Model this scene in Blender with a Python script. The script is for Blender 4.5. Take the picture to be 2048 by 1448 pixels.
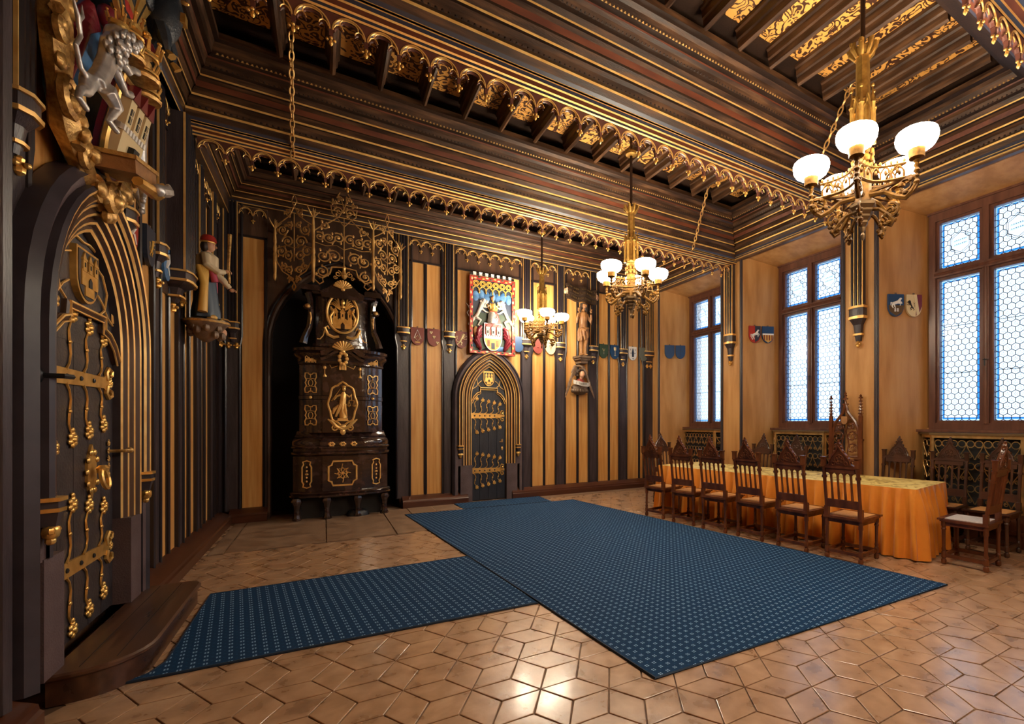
import bpy, math, random
from mathutils import Vector, Matrix
R = random.Random(7); PI = math.pi
sc = bpy.context.scene; col = sc.collection
for o in list(bpy.data.objects): bpy.data.objects.remove(o)

# ---------------------------------------------------------------- camera
cd = bpy.data.cameras.new('camera'); cam = bpy.data.objects.new('camera', cd); col.objects.link(cam)
cd.sensor_fit = 'HORIZONTAL'; cd.sensor_width = 36.0; cd.lens = 940 / 2048 * 36
cd.shift_x = (1024 - 1240) / 2048; cd.shift_y = (846 - 724) / 2048
cd.clip_start = .05; cd.clip_end = 200
cam.location = (0, 0, 1.5); cam.rotation_euler = (PI / 2, 0, -math.radians(32.2))
sc.camera = cam
vs = sc.view_settings
vs.view_transform = 'Standard'; vs.look = 'None'; vs.gamma = 1; vs.use_curve_mapping = False
vs.exposure = 2.3
cy = sc.cycles; cy.max_bounces = 7; cy.diffuse_bounces = 4; cy.glossy_bounces = 3; cy.transparent_max_bounces = 10; cy.caustics_reflective = False; cy.caustics_refractive = False; cy.sample_clamp_indirect = 8

# ---------------------------------------------------------------- world: pale winter daylight outside
W = bpy.data.worlds.new('daylight'); sc.world = W; W.use_nodes = True
bg = W.node_tree.nodes['Background']; bg.inputs[0].default_value = (.60, .79, 1.0, 1); bg.inputs[1].default_value = 5.5
WIN_C = [7.88, 5.29, 2.66, .08]             # window centres along the right wall; the last is added out of view
def daylight(y):                             # window openings guide the sky light (portals, they emit nothing themselves)
    l = bpy.data.lights.new('sky_portal', 'AREA'); l.shape = 'RECTANGLE'; l.size = 3.2; l.size_y = 1.45
    l.cycles.is_portal = True
    o = bpy.data.objects.new('sky_portal', l); col.objects.link(o)
    o.location = (7.75, y, 2.95); o.rotation_euler = (0, PI / 2, 0)
for y in WIN_C: daylight(y)
GLOBE_E = 21.0                               # strength of the lit chandelier bowls

# ---------------------------------------------------------------- materials
MATS = {}
def mat(name, c, rough=.5, metal=0, c2=None, scale=6, stretch=(1, 1, 1), bump=0, bscale=60, coat=0, emit=0, spec=.5, detail=4, dist=0, fac=(.35, .65), rvar=0, sheen=0):
    m = bpy.data.materials.new(name); m.use_nodes = True; nt = m.node_tree; N = nt.nodes; L = nt.links
    b = N['Principled BSDF']
    I = b.inputs
    I['Base Color'].default_value = (*c, 1); I['Roughness'].default_value = rough; I['Metallic'].default_value = metal
    I['Specular IOR Level'].default_value = spec
    if coat: I['Coat Weight'].default_value = coat; I['Coat Roughness'].default_value = .12
    if sheen: I['Sheen Weight'].default_value = sheen; I['Sheen Roughness'].default_value = .4
    if emit: I['Emission Color'].default_value = (*c, 1); I['Emission Strength'].default_value = emit
    if c2 or bump or rvar:
        tc = N.new('ShaderNodeNewGeometry'); mp = N.new('ShaderNodeMapping'); mp.inputs['Scale'].default_value = stretch
        L.new(tc.outputs['Position'], mp.inputs[0])
        no = N.new('ShaderNodeTexNoise'); no.inputs['Scale'].default_value = scale; no.inputs['Detail'].default_value = detail
        no.inputs['Distortion'].default_value = dist
        L.new(mp.outputs[0], no.inputs['Vector'])
        if c2:
            r = N.new('ShaderNodeValToRGB'); e = r.color_ramp.elements
            cs = [c] + (c2 if isinstance(c2, list) else [c2])
            e[0].position = fac[0]; e[0].color = (*cs[0], 1); e[1].position = fac[1]; e[1].color = (*cs[-1], 1)
            for k in range(1, len(cs) - 1):
                q = e.new(fac[0] + (fac[1] - fac[0]) * k / (len(cs) - 1)); q.color = (*cs[k], 1)
            L.new(no.outputs[0], r.inputs[0]); L.new(r.outputs[0], I['Base Color'])
        if rvar:
            mr = N.new('ShaderNodeMapRange'); mr.inputs[1].default_value = .3; mr.inputs[2].default_value = .7
            mr.inputs[3].default_value = rough - rvar; mr.inputs[4].default_value = rough + rvar
            L.new(no.outputs[0], mr.inputs[0]); L.new(mr.outputs[0], I['Roughness'])
        if bump:
            n2 = N.new('ShaderNodeTexNoise'); n2.inputs['Scale'].default_value = bscale; n2.inputs['Detail'].default_value = 3
            L.new(mp.outputs[0], n2.inputs['Vector'])
            bp = N.new('ShaderNodeBump'); bp.inputs['Strength'].default_value = bump; bp.inputs['Distance'].default_value = .01
            L.new(n2.outputs[0], bp.inputs['Height']); L.new(bp.outputs[0], I['Normal'])
    MATS[name] = m
    return m
WG = (3, 3, .25)
mat('pilaster', (.030, .022, .026), .36, c2=(.055, .042, .048), scale=5, stretch=(4, 4, .4), bump=.25, bscale=40)
mat('pilaster_edge', (.016, .012, .015), .3)
mat('frame_brown', (.052, .026, .016), .38, c2=(.10, .05, .03), scale=4, stretch=WG, bump=.2, bscale=30)
mat('ceil_wood', (.026, .011, .005), .5, c2=[(.060, .026, .011), (.115, .052, .021)], scale=2.6, stretch=(1.0, 5, 8), bump=.3, bscale=26, rvar=.1, spec=.35, fac=(.38, .68))
mat('ceil_wood_side', (.026, .011, .005), .46, c2=[(.060, .026, .011), (.115, .052, .021)], scale=2.6, stretch=(5, 1.0, 8), bump=.3, bscale=26, rvar=.1, spec=.4, fac=(.38, .68))
mat('ceil_dark', (.016, .008, .005), .55, c2=(.034, .016, .009), scale=4, bump=.2, spec=.3)
mat('tracery', (.085, .026, .018), .42, c2=(.13, .045, .03), scale=8)
mat('ceil_red', (.085, .020, .009), .45, c2=(.15, .040, .016), scale=3, stretch=(1, 4, 4))
mat('ceil_blue', (.030, .032, .055), .4)
mat('gold', (.92, .58, .18), .32, .75, c2=(.72, .40, .10), scale=14)
mat('gold_line', (.95, .62, .22), .40, .5, c2=(.80, .45, .13), scale=9)
mat('gold_old', (.74, .46, .15), .42, .6, c2=(.38, .20, .06), scale=30, bump=.3, bscale=80)
mat('iron_gilt', (.82, .50, .17), .38, .6, c2=(.45, .24, .09), scale=7)
mat('tan', (.52, .235, .055), .42, c2=[(.60, .30, .085), (.66, .36, .12)], scale=3, stretch=(7, 7, .35), bump=.10, bscale=30, rvar=.07)
mat('tan_dark', (.30, .145, .035), .45, c2=(.38, .19, .05), scale=3, stretch=(7, 7, .35))
mat('plaster', (.38, .175, .048), .58, c2=[(.46, .225, .070), (.52, .275, .098)], scale=2.2, stretch=(3, 3, .45), bump=.2, bscale=22)
mat('base_wood', (.058, .018, .009), .28, c2=(.085, .028, .014), scale=2, stretch=(1, 1, 6))
mat('step_wood', (.042, .017, .009), .32, c2=[(.068, .028, .015), (.10, .045, .024)], scale=3.0, stretch=(5, .35, 3), bump=.06, bscale=9, rvar=.06)
mat('portal', (.075, .046, .050), .6, c2=(.105, .070, .075), scale=5, bump=.3, bscale=90)
mat('portal_dark', (.030, .025, .033), .40, c2=(.050, .042, .053), scale=5)
mat('leaf_dark', (.022, .018, .022), .45, c2=(.040, .033, .038), scale=6, bump=.3, bscale=50)
mat('leaf_blue', (.012, .015, .026), .4, c2=(.020, .025, .038), scale=6, stretch=(4, 1, .5), bump=.2)
mat('black', (.010, .009, .010), .7)
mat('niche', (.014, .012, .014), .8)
mat('stove', (.017, .009, .008), .14, c2=[(.030, .015, .013), (.058, .030, .026)], scale=9, bump=.22, bscale=22, coat=.9, rvar=.06)
mat('iron', (.03, .03, .034), .45, .6)
mat('stone', (.17, .095, .055), .55, c2=[(.23, .14, .085), (.28, .18, .115)], scale=5, bump=.3, bscale=60, rvar=.12)
mat('tile', (.22, .12, .066), .29, c2=[(.39, .23, .13), (.54, .345, .215)], scale=6.5, bump=.18, bscale=14, detail=12, dist=.25, fac=(.22, .78), rvar=.03, spec=.8, coat=.3)
mat('grout', (.14, .075, .042), .75, c2=(.34, .23, .15), scale=4, fac=(.45, .7))
mat('chair_wood', (.075, .020, .008), .26, c2=[(.105, .030, .011), (.145, .045, .016)], scale=3, stretch=(3, 3, 1))
mat('chair_dark', (.035, .014, .009), .28, c2=(.07, .026, .013), scale=5)
mat('cane', (.50, .24, .075), .55, c2=(.62, .33, .12), scale=60, bump=.4, bscale=120)
mat('cane_pale', (.55, .50, .48), .5, c2=(.66, .62, .60), scale=60, bump=.4, bscale=120)
mat('cloth', (.60, .185, .008), .62, c2=(.68, .235, .014), scale=4, bump=.25, bscale=150, sheen=.25)
mat('cloth_top', (.30, .185, .035), .62, c2=[(.62, .44, .12), (.74, .58, .20)], scale=7, fac=(.38, .55), bump=.3, bscale=70, dist=1.4)
mat('lamp_brass', (.36, .20, .045), .40, .85, c2=(.22, .115, .025), scale=24)
mat('lamp_dark', (.15, .068, .010), .6, 0, c2=(.06, .026, .004), scale=30, spec=.12)  # brass close to the bowls, colour darkened to offset their strong light
mat('brass', (.78, .54, .24), .33, .9, c2=(.55, .36, .15), scale=12)
mat('brass_dark', (.16, .10, .045), .5, .7)
mat('window_wood', (.085, .030, .018), .34, c2=(.15, .06, .036), scale=4, stretch=(4, 4, .5))
def glass(name, c, tr, mixf):
    m = bpy.data.materials.new(name); m.use_nodes = True; nt = m.node_tree; N = nt.nodes; L = nt.links; N.remove(N['Principled BSDF'])
    t = N.new('ShaderNodeBsdfTransparent'); t.inputs[0].default_value = (*tr, 1)
    d = N.new('ShaderNodeBsdfTranslucent'); d.inputs[0].default_value = (*c, 1)
    g = N.new('ShaderNodeBsdfGlossy'); g.inputs['Roughness'].default_value = .15
    x = N.new('ShaderNodeMixShader'); x.inputs[0].default_value = mixf; L.new(t.outputs[0], x.inputs[1]); L.new(d.outputs[0], x.inputs[2])
    y = N.new('ShaderNodeMixShader'); y.inputs[0].default_value = .04; L.new(x.outputs[0], y.inputs[1]); L.new(g.outputs[0], y.inputs[2])
    L.new(y.outputs[0], N['Material Output'].inputs[0]); MATS[name] = m
glass('dimming_glass', (.8, .85, .9), (.064, .065, .066), .05)  # nearly opaque glass, takes most of the sky light away
glass('pane', (.9, .93, .95), (.95, .96, .97), .05)
glass('pane_blue', (.05, .25, .75), (.03, .22, .62), .08)
glass('pane_pale', (.7, .85, 1), (.62, .78, .95), .1)
glass('pane_paint', (.1, .1, .1), (.12, .13, .14), .04)
mat('lead', (.03, .035, .04), .6, .3)
mat('silver', (.70, .68, .66), .36, .65, c2=(.45, .43, .42), scale=20)
mat('white', (.78, .76, .72), .5)
mat('ivory', (.44, .41, .36), .5, c2=(.56, .53, .48), scale=20)
mat('cream', (.70, .55, .30), .5)
mat('red', (.38, .028, .020), .4)
mat('dull_red', (.19, .028, .018), .45)
mat('blue', (.012, .055, .15), .4)
mat('sky_blue', (.03, .11, .27), .5, c2=(.09, .22, .42), scale=9)
mat('navy', (.022, .034, .062), .4)
mat('green', (.03, .06, .035), .5)
mat('grey_green', (.14, .15, .12), .6)
mat('skin', (.60, .32, .19), .5)
mat('carved', (.36, .17, .058), .5, c2=(.22, .095, .032), scale=9, bump=.3)
mat('carved_dark', (.10, .058, .034), .55, c2=(.17, .11, .07), scale=9, bump=.3)
mat('hair', (.035, .018, .010), .6, bump=.5, bscale=40)
mat('mantle', (.16, .012, .022), .35)
mat('eagle', (.022, .027, .036), .4, bump=.5, bscale=50)
mat('bracket', (.14, .085, .055), .5, c2=(.25, .16, .10), scale=12, bump=.4)
mat('robe_cream', (.62, .50, .32), .5)
mat('robe_pink', (.45, .05, .10), .5)
mat('robe_gold', (.62, .36, .07), .45)
mat('robe_blue', (.030, .055, .09), .5)
mat('bowl', (1.0, .86, .65), .3, emit=GLOBE_E)
mat('rod', (.05, .026, .018), .4, .6)

# ---------------------------------------------------------------- mesh building
class MB:
    def __init__(s, m='gold', M=None):
        s.v = []; s.f = []; s.mi = []; s.ms = []; s.M = M; s.m(m)
    def m(s, name):
        if name not in s.ms: s.ms.append(name)
        s.c = s.ms.index(name); return s
    def add(s, vs, fs):
        n = len(s.v)
        if s.M is not None: vs = [s.M @ Vector(p) for p in vs]
        s.v += [tuple(p) for p in vs]; s.f += [tuple(i + n for i in f) for f in fs]; s.mi += [s.c] * len(fs)
        return s
    def box(s, x0, x1, y0, y1, z0, z1):
        return s.add([(x0, y0, z0), (x1, y0, z0), (x1, y1, z0), (x0, y1, z0), (x0, y0, z1), (x1, y0, z1), (x1, y1, z1), (x0, y1, z1)],
                     [(3, 2, 1, 0), (4, 5, 6, 7), (0, 1, 5, 4), (1, 2, 6, 5), (2, 3, 7, 6), (3, 0, 4, 7)])
    def cbox(s, c, d): return s.box(c[0] - d[0] / 2, c[0] + d[0] / 2, c[1] - d[1] / 2, c[1] + d[1] / 2, c[2] - d[2] / 2, c[2] + d[2] / 2)
    def prism(s, poly, y0, y1):                       # polygon (x,z), extruded along y; y0 is the front
        n = len(poly)
        return s.add([(x, y0, z) for x, z in poly] + [(x, y1, z) for x, z in poly],
                     [tuple(range(n))] + [tuple(range(2 * n - 1, n - 1, -1))] + [(i, n + i, n + (i + 1) % n, (i + 1) % n) for i in range(n)])
    def plan(s, poly, z0, z1):                        # polygon (x,y), extruded along z
        n = len(poly)
        return s.add([(x, y, z0) for x, y in poly] + [(x, y, z1) for x, y in poly],
                     [tuple(range(n - 1, -1, -1)), tuple(range(n, 2 * n))] + [(i, (i + 1) % n, n + (i + 1) % n, n + i) for i in range(n)])
    def loft(s, rows, close=False, cap=False):        # rows of equal length
        n = len(rows[0]); vs = [p for r in rows for p in r]; fs = []
        for a in range(len(rows) - 1):
            for b in range(n if close else n - 1):
                c = (b + 1) % n; fs.append((a * n + b, a * n + c, (a + 1) * n + c, (a + 1) * n + b))
        if cap: fs += [tuple(range(n - 1, -1, -1)), tuple(range((len(rows) - 1) * n, len(rows) * n))]
        return s.add(vs, fs)
    def lathe(s, prof, seg=12, c=(0, 0, 0), sx=1, sy=1, ph=0):
        return s.loft([[(c[0] + r * sx * math.cos(2 * PI * k / seg + ph), c[1] + r * sy * math.sin(2 * PI * k / seg + ph), c[2] + z) for k in range(seg)] for r, z in prof], True, True)
    def ell(s, c, rx, ry=None, rz=None, seg=10, rings=6):
        ry = rx if ry is None else ry; rz = rx if rz is None else rz
        return s.loft([[(c[0] + rx * math.sin(PI * (k + .02) / (rings + .04)) * math.cos(2 * PI * j / seg), c[1] + ry * math.sin(PI * (k + .02) / (rings + .04)) * math.sin(2 * PI * j / seg),
                         c[2] - rz * math.cos(PI * k / rings)) for j in range(seg)] for k in range(rings + 1)], True, True)
    def tube(s, pts, r, seg=6, closed=False, flat=1.0):
        P = [Vector(p) for p in pts]; n = len(P); rows = []
        up0 = None
        for i, p in enumerate(P):
            a = P[(i - 1) % n] if closed or i else P[i]; b = P[(i + 1) % n] if closed or i < n - 1 else P[i]
            t = (b - a)
            if t.length < 1e-9: t = Vector((0, 0, 1))
            t.normalize()
            if up0 is None: up0 = Vector((0, 1, 0)) if abs(t.y) < .9 else Vector((1, 0, 0))
            u = up0 - t * up0.dot(t)
            if u.length < 1e-4: u = t.orthogonal()
            u.normalize(); up0 = u; w = t.cross(u)
            rr = r[i] if isinstance(r, (list, tuple)) else r
            rows.append([p + (u * math.cos(2 * PI * k / seg) * flat + w * math.sin(2 * PI * k / seg)) * rr for k in range(seg)])
        if closed: rows.append(rows[0])
        return s.loft(rows, True, not closed)
    def build(s, name, parent=None, smooth=40, loc=None, rot=None):
        me = bpy.data.meshes.new(name); me.from_pydata(s.v, [], s.f); me.polygons.foreach_set('material_index', s.mi)
        for m in s.ms: me.materials.append(MATS[m])
        if smooth:
            me.polygons.foreach_set('use_smooth', [True] * len(s.f)); me.set_sharp_from_angle(angle=math.radians(smooth))
        me.update()
        return inst(name, me, parent, loc, rot)
def inst(name, me, parent=None, loc=None, rot=None):
    o = bpy.data.objects.new(name, me); col.objects.link(o)
    if parent: o.parent = parent
    if loc: o.location = loc
    if rot is not None: o.rotation_euler = rot if isinstance(rot, tuple) else (0, 0, rot)
    return o
def tag(o, label=None, cat=None, group=None, kind=None):
    for k, v in (('label', label), ('category', cat), ('group', group), ('kind', kind)):
        if v: o[k] = v
    return o
def thing(name, label, cat, loc=(0, 0, 0), rz=0, group=None):
    o = bpy.data.objects.new(name, None); col.objects.link(o); o.location = loc; o.rotation_euler = (0, 0, rz); o.empty_display_size = .1
    return tag(o, label, cat, group)
def struct(name, loc=(0, 0, 0), rz=0, label=None):
    o = bpy.data.objects.new(name, None); col.objects.link(o); o.location = loc; o.rotation_euler = (0, 0, rz); o.empty_display_size = .1
    return tag(o, label, kind='structure')
def copy_tree(o, parent=None):
    c = o.copy(); col.objects.link(c); c.parent = parent
    for ch in list(o.children):
        d = ch.copy(); col.objects.link(d); d.parent = c
        for g in list(ch.children):
            e = g.copy(); col.objects.link(e); e.parent = d
    return c
def T(x, y, z, rz=0, s=1): return Matrix.Translation((x, y, z)) @ Matrix.Rotation(rz, 4, 'Z') @ Matrix.Scale(s, 4)
def arch(hw, zs, ap, z0=None, n=10):                  # pointed arch, left foot to right foot, (x,z)
    h = ap - zs; c = (h * h - hw * hw) / (2 * hw); r = c + hw
    a1 = math.atan2(h, -c) if True else 0
    a1 = math.acos(max(-1, min(1, -c / r)))            # angle of the apex seen from the centre (c, zs)
    L = [(c + r * math.cos(PI - (PI - a1) * k / n), zs + r * math.sin(PI - (PI - a1) * k / n)) for k in range(n + 1)]
    P = ([(-hw, z0)] if z0 is not None else []) + L + [(-x, z) for x, z in L[-2::-1]] + ([(hw, z0)] if z0 is not None else [])
    return P
def spiral(cx, cz, r0, r1, a0, turns, n=18, y=0): return [(cx + (r0 + (r1 - r0) * k / n) * math.cos(a0 + 2 * PI * turns * k / n), y, cz + (r0 + (r1 - r0) * k / n) * math.sin(a0 + 2 * PI * turns * k / n)) for k in range(n + 1)]
LEFT, BACK, RIGHT = PI / 2, 0.0, -PI / 2              # rotation of things hung on each wall (front looks along local -y)
XL, YB, XR = -1.34, 9.17, 6.68                        # panel planes of the left and back wall, face of the window piers
PIERS = [6.55, 3.98, 1.38]; BEAMS = [6.53, 4.05, 1.45]
# ================================================================ FLOOR
floor = tag(MB('grout').box(-1.6, 7.9, -2.4, 10.1, -.15, -.008).build('floor', smooth=0), 'worn brown stone floor of rhombic tiles', kind='structure')
SLAB = (-1.12, 1.62, 6.98, 9.0)
a = .385; d0 = math.radians(1.2); U = (a * math.cos(-PI / 6 - d0), a * math.sin(-PI / 6 - d0)); V = (a * math.cos(PI / 6 - d0), a * math.sin(PI / 6 - d0))
def tile_mesh(k, var):
    P = [(0, 0), None, None, None]
    th = [-PI / 6 - d0, PI / 6 - d0, PI / 2 - d0][k]
    L = a - .012; h = a / math.sqrt(3) / 2 - .0055
    e = lambda x, y: (x * math.cos(th) - y * math.sin(th), x * math.sin(th) + y * math.cos(th))
    b = .004
    top = [e(-L / 2 + b, 0), e(0, -h + b), e(L / 2 - b, 0), e(0, h - b)]; bot = [e(-L / 2, 0), e(0, -h), e(L / 2, 0), e(0, h)]
    mb = MB('tile'); mb.loft([[(x, y, -.008) for x, y in bot], [(x, y, -.0015) for x, y in bot], [(x, y, 0) for x, y in top]], True, True)
    return mb
tm = []
for k in range(3):
    o = tile_mesh(k, 0).build('tile', smooth=0); tm.append(o.data); bpy.data.objects.remove(o)
spots = []
for i in range(-40, 41):
    for j in range(-40, 41):
        px = 1.692 + i * U[0] + j * V[0]; py = 2.082 + i * U[1] + j * V[1]
        for k, (dx, dy) in enumerate(((U[0] / 2, U[1] / 2), (V[0] / 2, V[1] / 2), ((V[0] - U[0]) / 2, (V[1] - U[1]) / 2))):
            x, y = px + dx, py + dy
            if not (-1.26 < x < 7.25 and -2.3 < y < 9.0): continue
            if SLAB[0] < x < SLAB[1] and SLAB[2] < y < SLAB[3]: continue
            fw = x * .5329 + y * .8462; ri = x * .8462 - y * .5329
            vis = fw > .3 and -1.32 < ri / fw < .86 and 1.5 / fw * 940 < 620
            under = 1.75 < x < 4.3 and 2.4 < y < 8.2 or 5.2 < x < 6.3 and 2.9 < y < 6.2
            spots.append((0 if vis and not under else 1, fw, x, y, k))
spots.sort()
far = MB('tile')
for n, (_, fw, x, y, k) in enumerate(spots):
    if n < 300:
        inst('tile', tm[k], floor, (x, y, R.uniform(-.0012, .0012)))
    else:
        me = tm[k]; far.add([(v.co.x + x, v.co.y + y, v.co.z) for v in me.vertices], [tuple(p.vertices) for p in me.polygons])
tag(far.build('far_tiles', floor, smooth=0), kind='stuff')
for x0, x1, y0, y1 in [(-1.12, -.98, 6.98, 8.95), (-.97, .02, 6.99, 8.95), (.03, .83, 6.99, 8.95), (.84, 1.22, 6.99, 8.95), (1.23, 1.62, 7.0, 8.98), (1.63, 2.0, 8.42, 8.98)]:
    MB('stone').box(x0 + .004, x1 - .004, y0, y1, -.006, .004).build('stone_slab', floor, smooth=0)
for x0, x1, y0, y1 in [(3.72, 6.5, 8.72, 8.98)]:
    for k in range(5): MB('stone').box(x0 + k * .556 + .004, x0 + (k + 1) * .556 - .004, y0, y1, -.006, .004).build('stone_slab', floor, smooth=0)

# ================================================================ WALL SHELLS
def struct_mesh(mb, name, label=None): return tag(mb.build(name, smooth=30), label, kind='structure')
wl = MB('frame_brown').box(XL - .3, XL - .08, -2.3, 9.3, -.1, 5.6); wall_left = struct_mesh(wl, 'wall_left', 'long left wall of tan panels between dark pilasters')
AX, AHW = .21, .93                                     # stove niche: centre, half width
wb = MB('frame_brown')
wb.box(-1.7, AX - AHW, YB + .03, YB + .3, -.1, 5.6).box(AX + AHW, 7.3, YB + .03, YB + .3, -.1, 5.6)
ap = arch(AHW, 2.75, 4.12, None, 9)
for (x0, z0), (x1, z1) in zip(ap[:-1], ap[1:]): wb.prism([(AX + x0, z0), (AX + x1, z1), (AX + x1, 5.6), (AX + x0, 5.6)], YB + .03, YB + .3)
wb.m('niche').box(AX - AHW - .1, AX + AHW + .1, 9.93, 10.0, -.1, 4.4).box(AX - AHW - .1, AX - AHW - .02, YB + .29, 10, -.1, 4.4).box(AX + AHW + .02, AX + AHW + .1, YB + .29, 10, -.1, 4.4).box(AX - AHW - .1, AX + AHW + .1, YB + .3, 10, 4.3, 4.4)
wall_back = struct_mesh(wb, 'wall_back', 'far wall of tan panels with stove niche and small door')
struct_mesh(MB('plaster').box(-1.7, 7.9, -2.4, -2.2, -.1, 5.6), 'wall_front')
wr = MB('plaster')
WX = 7.42
ys = sorted([(c - .685, c + .685) for c in WIN_C])     # window openings in the outer plane
front = [(p - .29, p + .29) for p in PIERS]
def pier(y0, y1, b0, b1): wr.plan([(XR, y0), (WX - .02, b0 + .01), (WX + .3, b0 + .01), (WX + .3, b1 - .01), (WX - .02, b1 - .01), (XR, y1)], -.1, 4.66)
pier(6.26, 6.84, ys[2][1], ys[3][0]); pier(3.69, 4.27, ys[1][1], ys[2][0]); pier(1.09, 1.67, ys[0][1], ys[1][0])
pier(8.84, 9.25, ys[3][1], 9.25); pier(-2.3, -.94, -2.3, ys[0][0])
for c in WIN_C:
    wr.box(WX - .06, WX + .3, c - .9, c + .9, -.1, 1.43)
    wr.M = Matrix.Translation((0, c - 1.05, 0)) @ Matrix(((1, 0, 0, 0), (0, 1, 0, 0), (0, 0, 1, 0), (0, 0, 0, 1)))
    wr.prism([(XR - .02, 4.64), (WX - .04, 4.475), (WX + .3, 4.475), (WX + .3, 4.9), (XR - .02, 4.9)], 0, 2.1); wr.M = None
wr.box(XR, WX + .4, -2.3, 9.3, 4.66, 5.6)
wall_right = struct_mesh(wr, 'wall_right', 'ochre window wall with deep splayed reveals')

# ================================================================ CEILING
ceil = tag(MB('ceil_dark').box(-1.7, 7.8, -2.4, 9.5, 5.36, 5.6).build('ceiling', smooth=0), 'dark coffered timber ceiling with painted boards between joists', kind='structure')
# (material, step in, step up)
PROF = [('gold_line', .0, .024), ('ceil_blue', .018, .026), ('ceil_wood', .028, .052), ('gold_line', .004, .022), ('ceil_dark', .03, 0), ('ceil_wood', .01, .055), ('ceil_wood', .03, .025),
        ('ceil_dark', .028, 0), ('gold_line', .004, .019), ('ceil_wood', .045, .035), ('ceil_dark', .025, 0), ('ceil_red', .012, .055), ('ceil_wood', .03, .02), ('ceil_dark', .03, 0),
        ('gold_line', .003, .016), ('ceil_wood', .02, .045), ('ceil_dark', .05, 0), ('ceil_wood', .015, .045), ('ceil_wood', .03, .02), ('ceil_red', .004, .014), ('ceil_dark', .06, 0), ('ceil_wood', .018, .06),
        ('ceil_wood', .03, .028), ('ceil_dark', .06, 0), ('ceil_wood', .0, .06)]
SI = sum(p[1] for p in PROF); SZ = sum(p[2] for p in PROF)
CUM = [(0, 0)]
for _, i, z in PROF: CUM.append((CUM[-1][0] + i / SI, CUM[-1][1] + z / SZ))
ZT = 5.20
def bay(y0, y1, iy0, iy1, zn, zf, zl, zr, detail=True):
    x0, x1, il, ir = -1.215, 6.62, .37, .72
    mb = MB('ceil_wood')
    P = lambda f: (x0 + il * f, x1 - ir * f, y0 + iy0 * f, y1 - iy1 * f)
    for k, (m, _, _) in enumerate(PROF):
        (f0, g0), (f1, g1) = CUM[k], CUM[k + 1]
        a0, b0, c0, d0_ = P(f0); a1, b1, c1, d1 = P(f1)
        z = lambda zz, g: zz + (ZT - zz) * g
        mb.m(m)
        mb.add([(a0, d0_, z(zf, g0)), (b0, d0_, z(zf, g0)), (b1, d1, z(zf, g1)), (a1, d1, z(zf, g1))], [(0, 1, 2, 3)])
        mb.add([(b0, c0, z(zn, g0)), (a0, c0, z(zn, g0)), (a1, c1, z(zn, g1)), (b1, c1, z(zn, g1))], [(0, 1, 2, 3)])
        if m == 'ceil_wood': mb.m('ceil_wood_side')
        mb.add([(a0, c0, z(zl, g0)), (a0, d0_, z(zl, g0)), (a1, d1, z(zl, g1)), (a1, c1, z(zl, g1))], [(0, 1, 2, 3)])
        mb.add([(b0, d0_, z(zr, g0)), (b0, c0, z(zr, g0)), (b1, c1, z(zr, g1)), (b1, d1, z(zr, g1))], [(0, 1, 2, 3)])
    co = mb.build('cornice', ceil, smooth=0)
    if detail:
        rows = MB('ceil_dark'); beads = MB('gold_old')
        for k, tgt, w, hgt, pit in ((5, rows, .035, .03, .05), (12, rows, .045, .04, .07), (17, rows, .03, .03, .042), (21, beads, .026, .02, .038)):
            f, g = CUM[k]; a_, b_, c_, d_ = P(f)
            zc = zf + (ZT - zf) * g
            if k == 12: rows.m('ceil_red')
            else: rows.m('ceil_dark')
            x = a_ + .03
            while x < b_ - .03:
                tgt.add([(x, d_ + .004, zc - .002), (x + w, d_ + .004, zc - .002), (x + w * .5, d_ - .012, zc - .002 + hgt * .4), (x, d_ + .004, zc + hgt), (x + w, d_ + .004, zc + hgt)], [(0, 1, 2), (3, 2, 4), (0, 2, 3), (1, 4, 2)]); x += pit
            zc = zr + (ZT - zr) * g; y = c_ + .03
            while y < d_ - .03:
                tgt.add([(b_ + .004, y, zc - .002), (b_ + .004, y + w, zc - .002), (b_ - .012, y + w * .5, zc - .002 + hgt * .4), (b_ + .004, y, zc + hgt), (b_ + .004, y + w, zc + hgt)], [(0, 1, 2), (3, 2, 4), (0, 2, 3), (1, 4, 2)]); y += pit
        tag(rows.build('dentil_row', ceil, smooth=0), kind='stuff'); tag(beads.build('bead_row', ceil, smooth=0), kind='stuff')
    return P(1)
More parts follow.
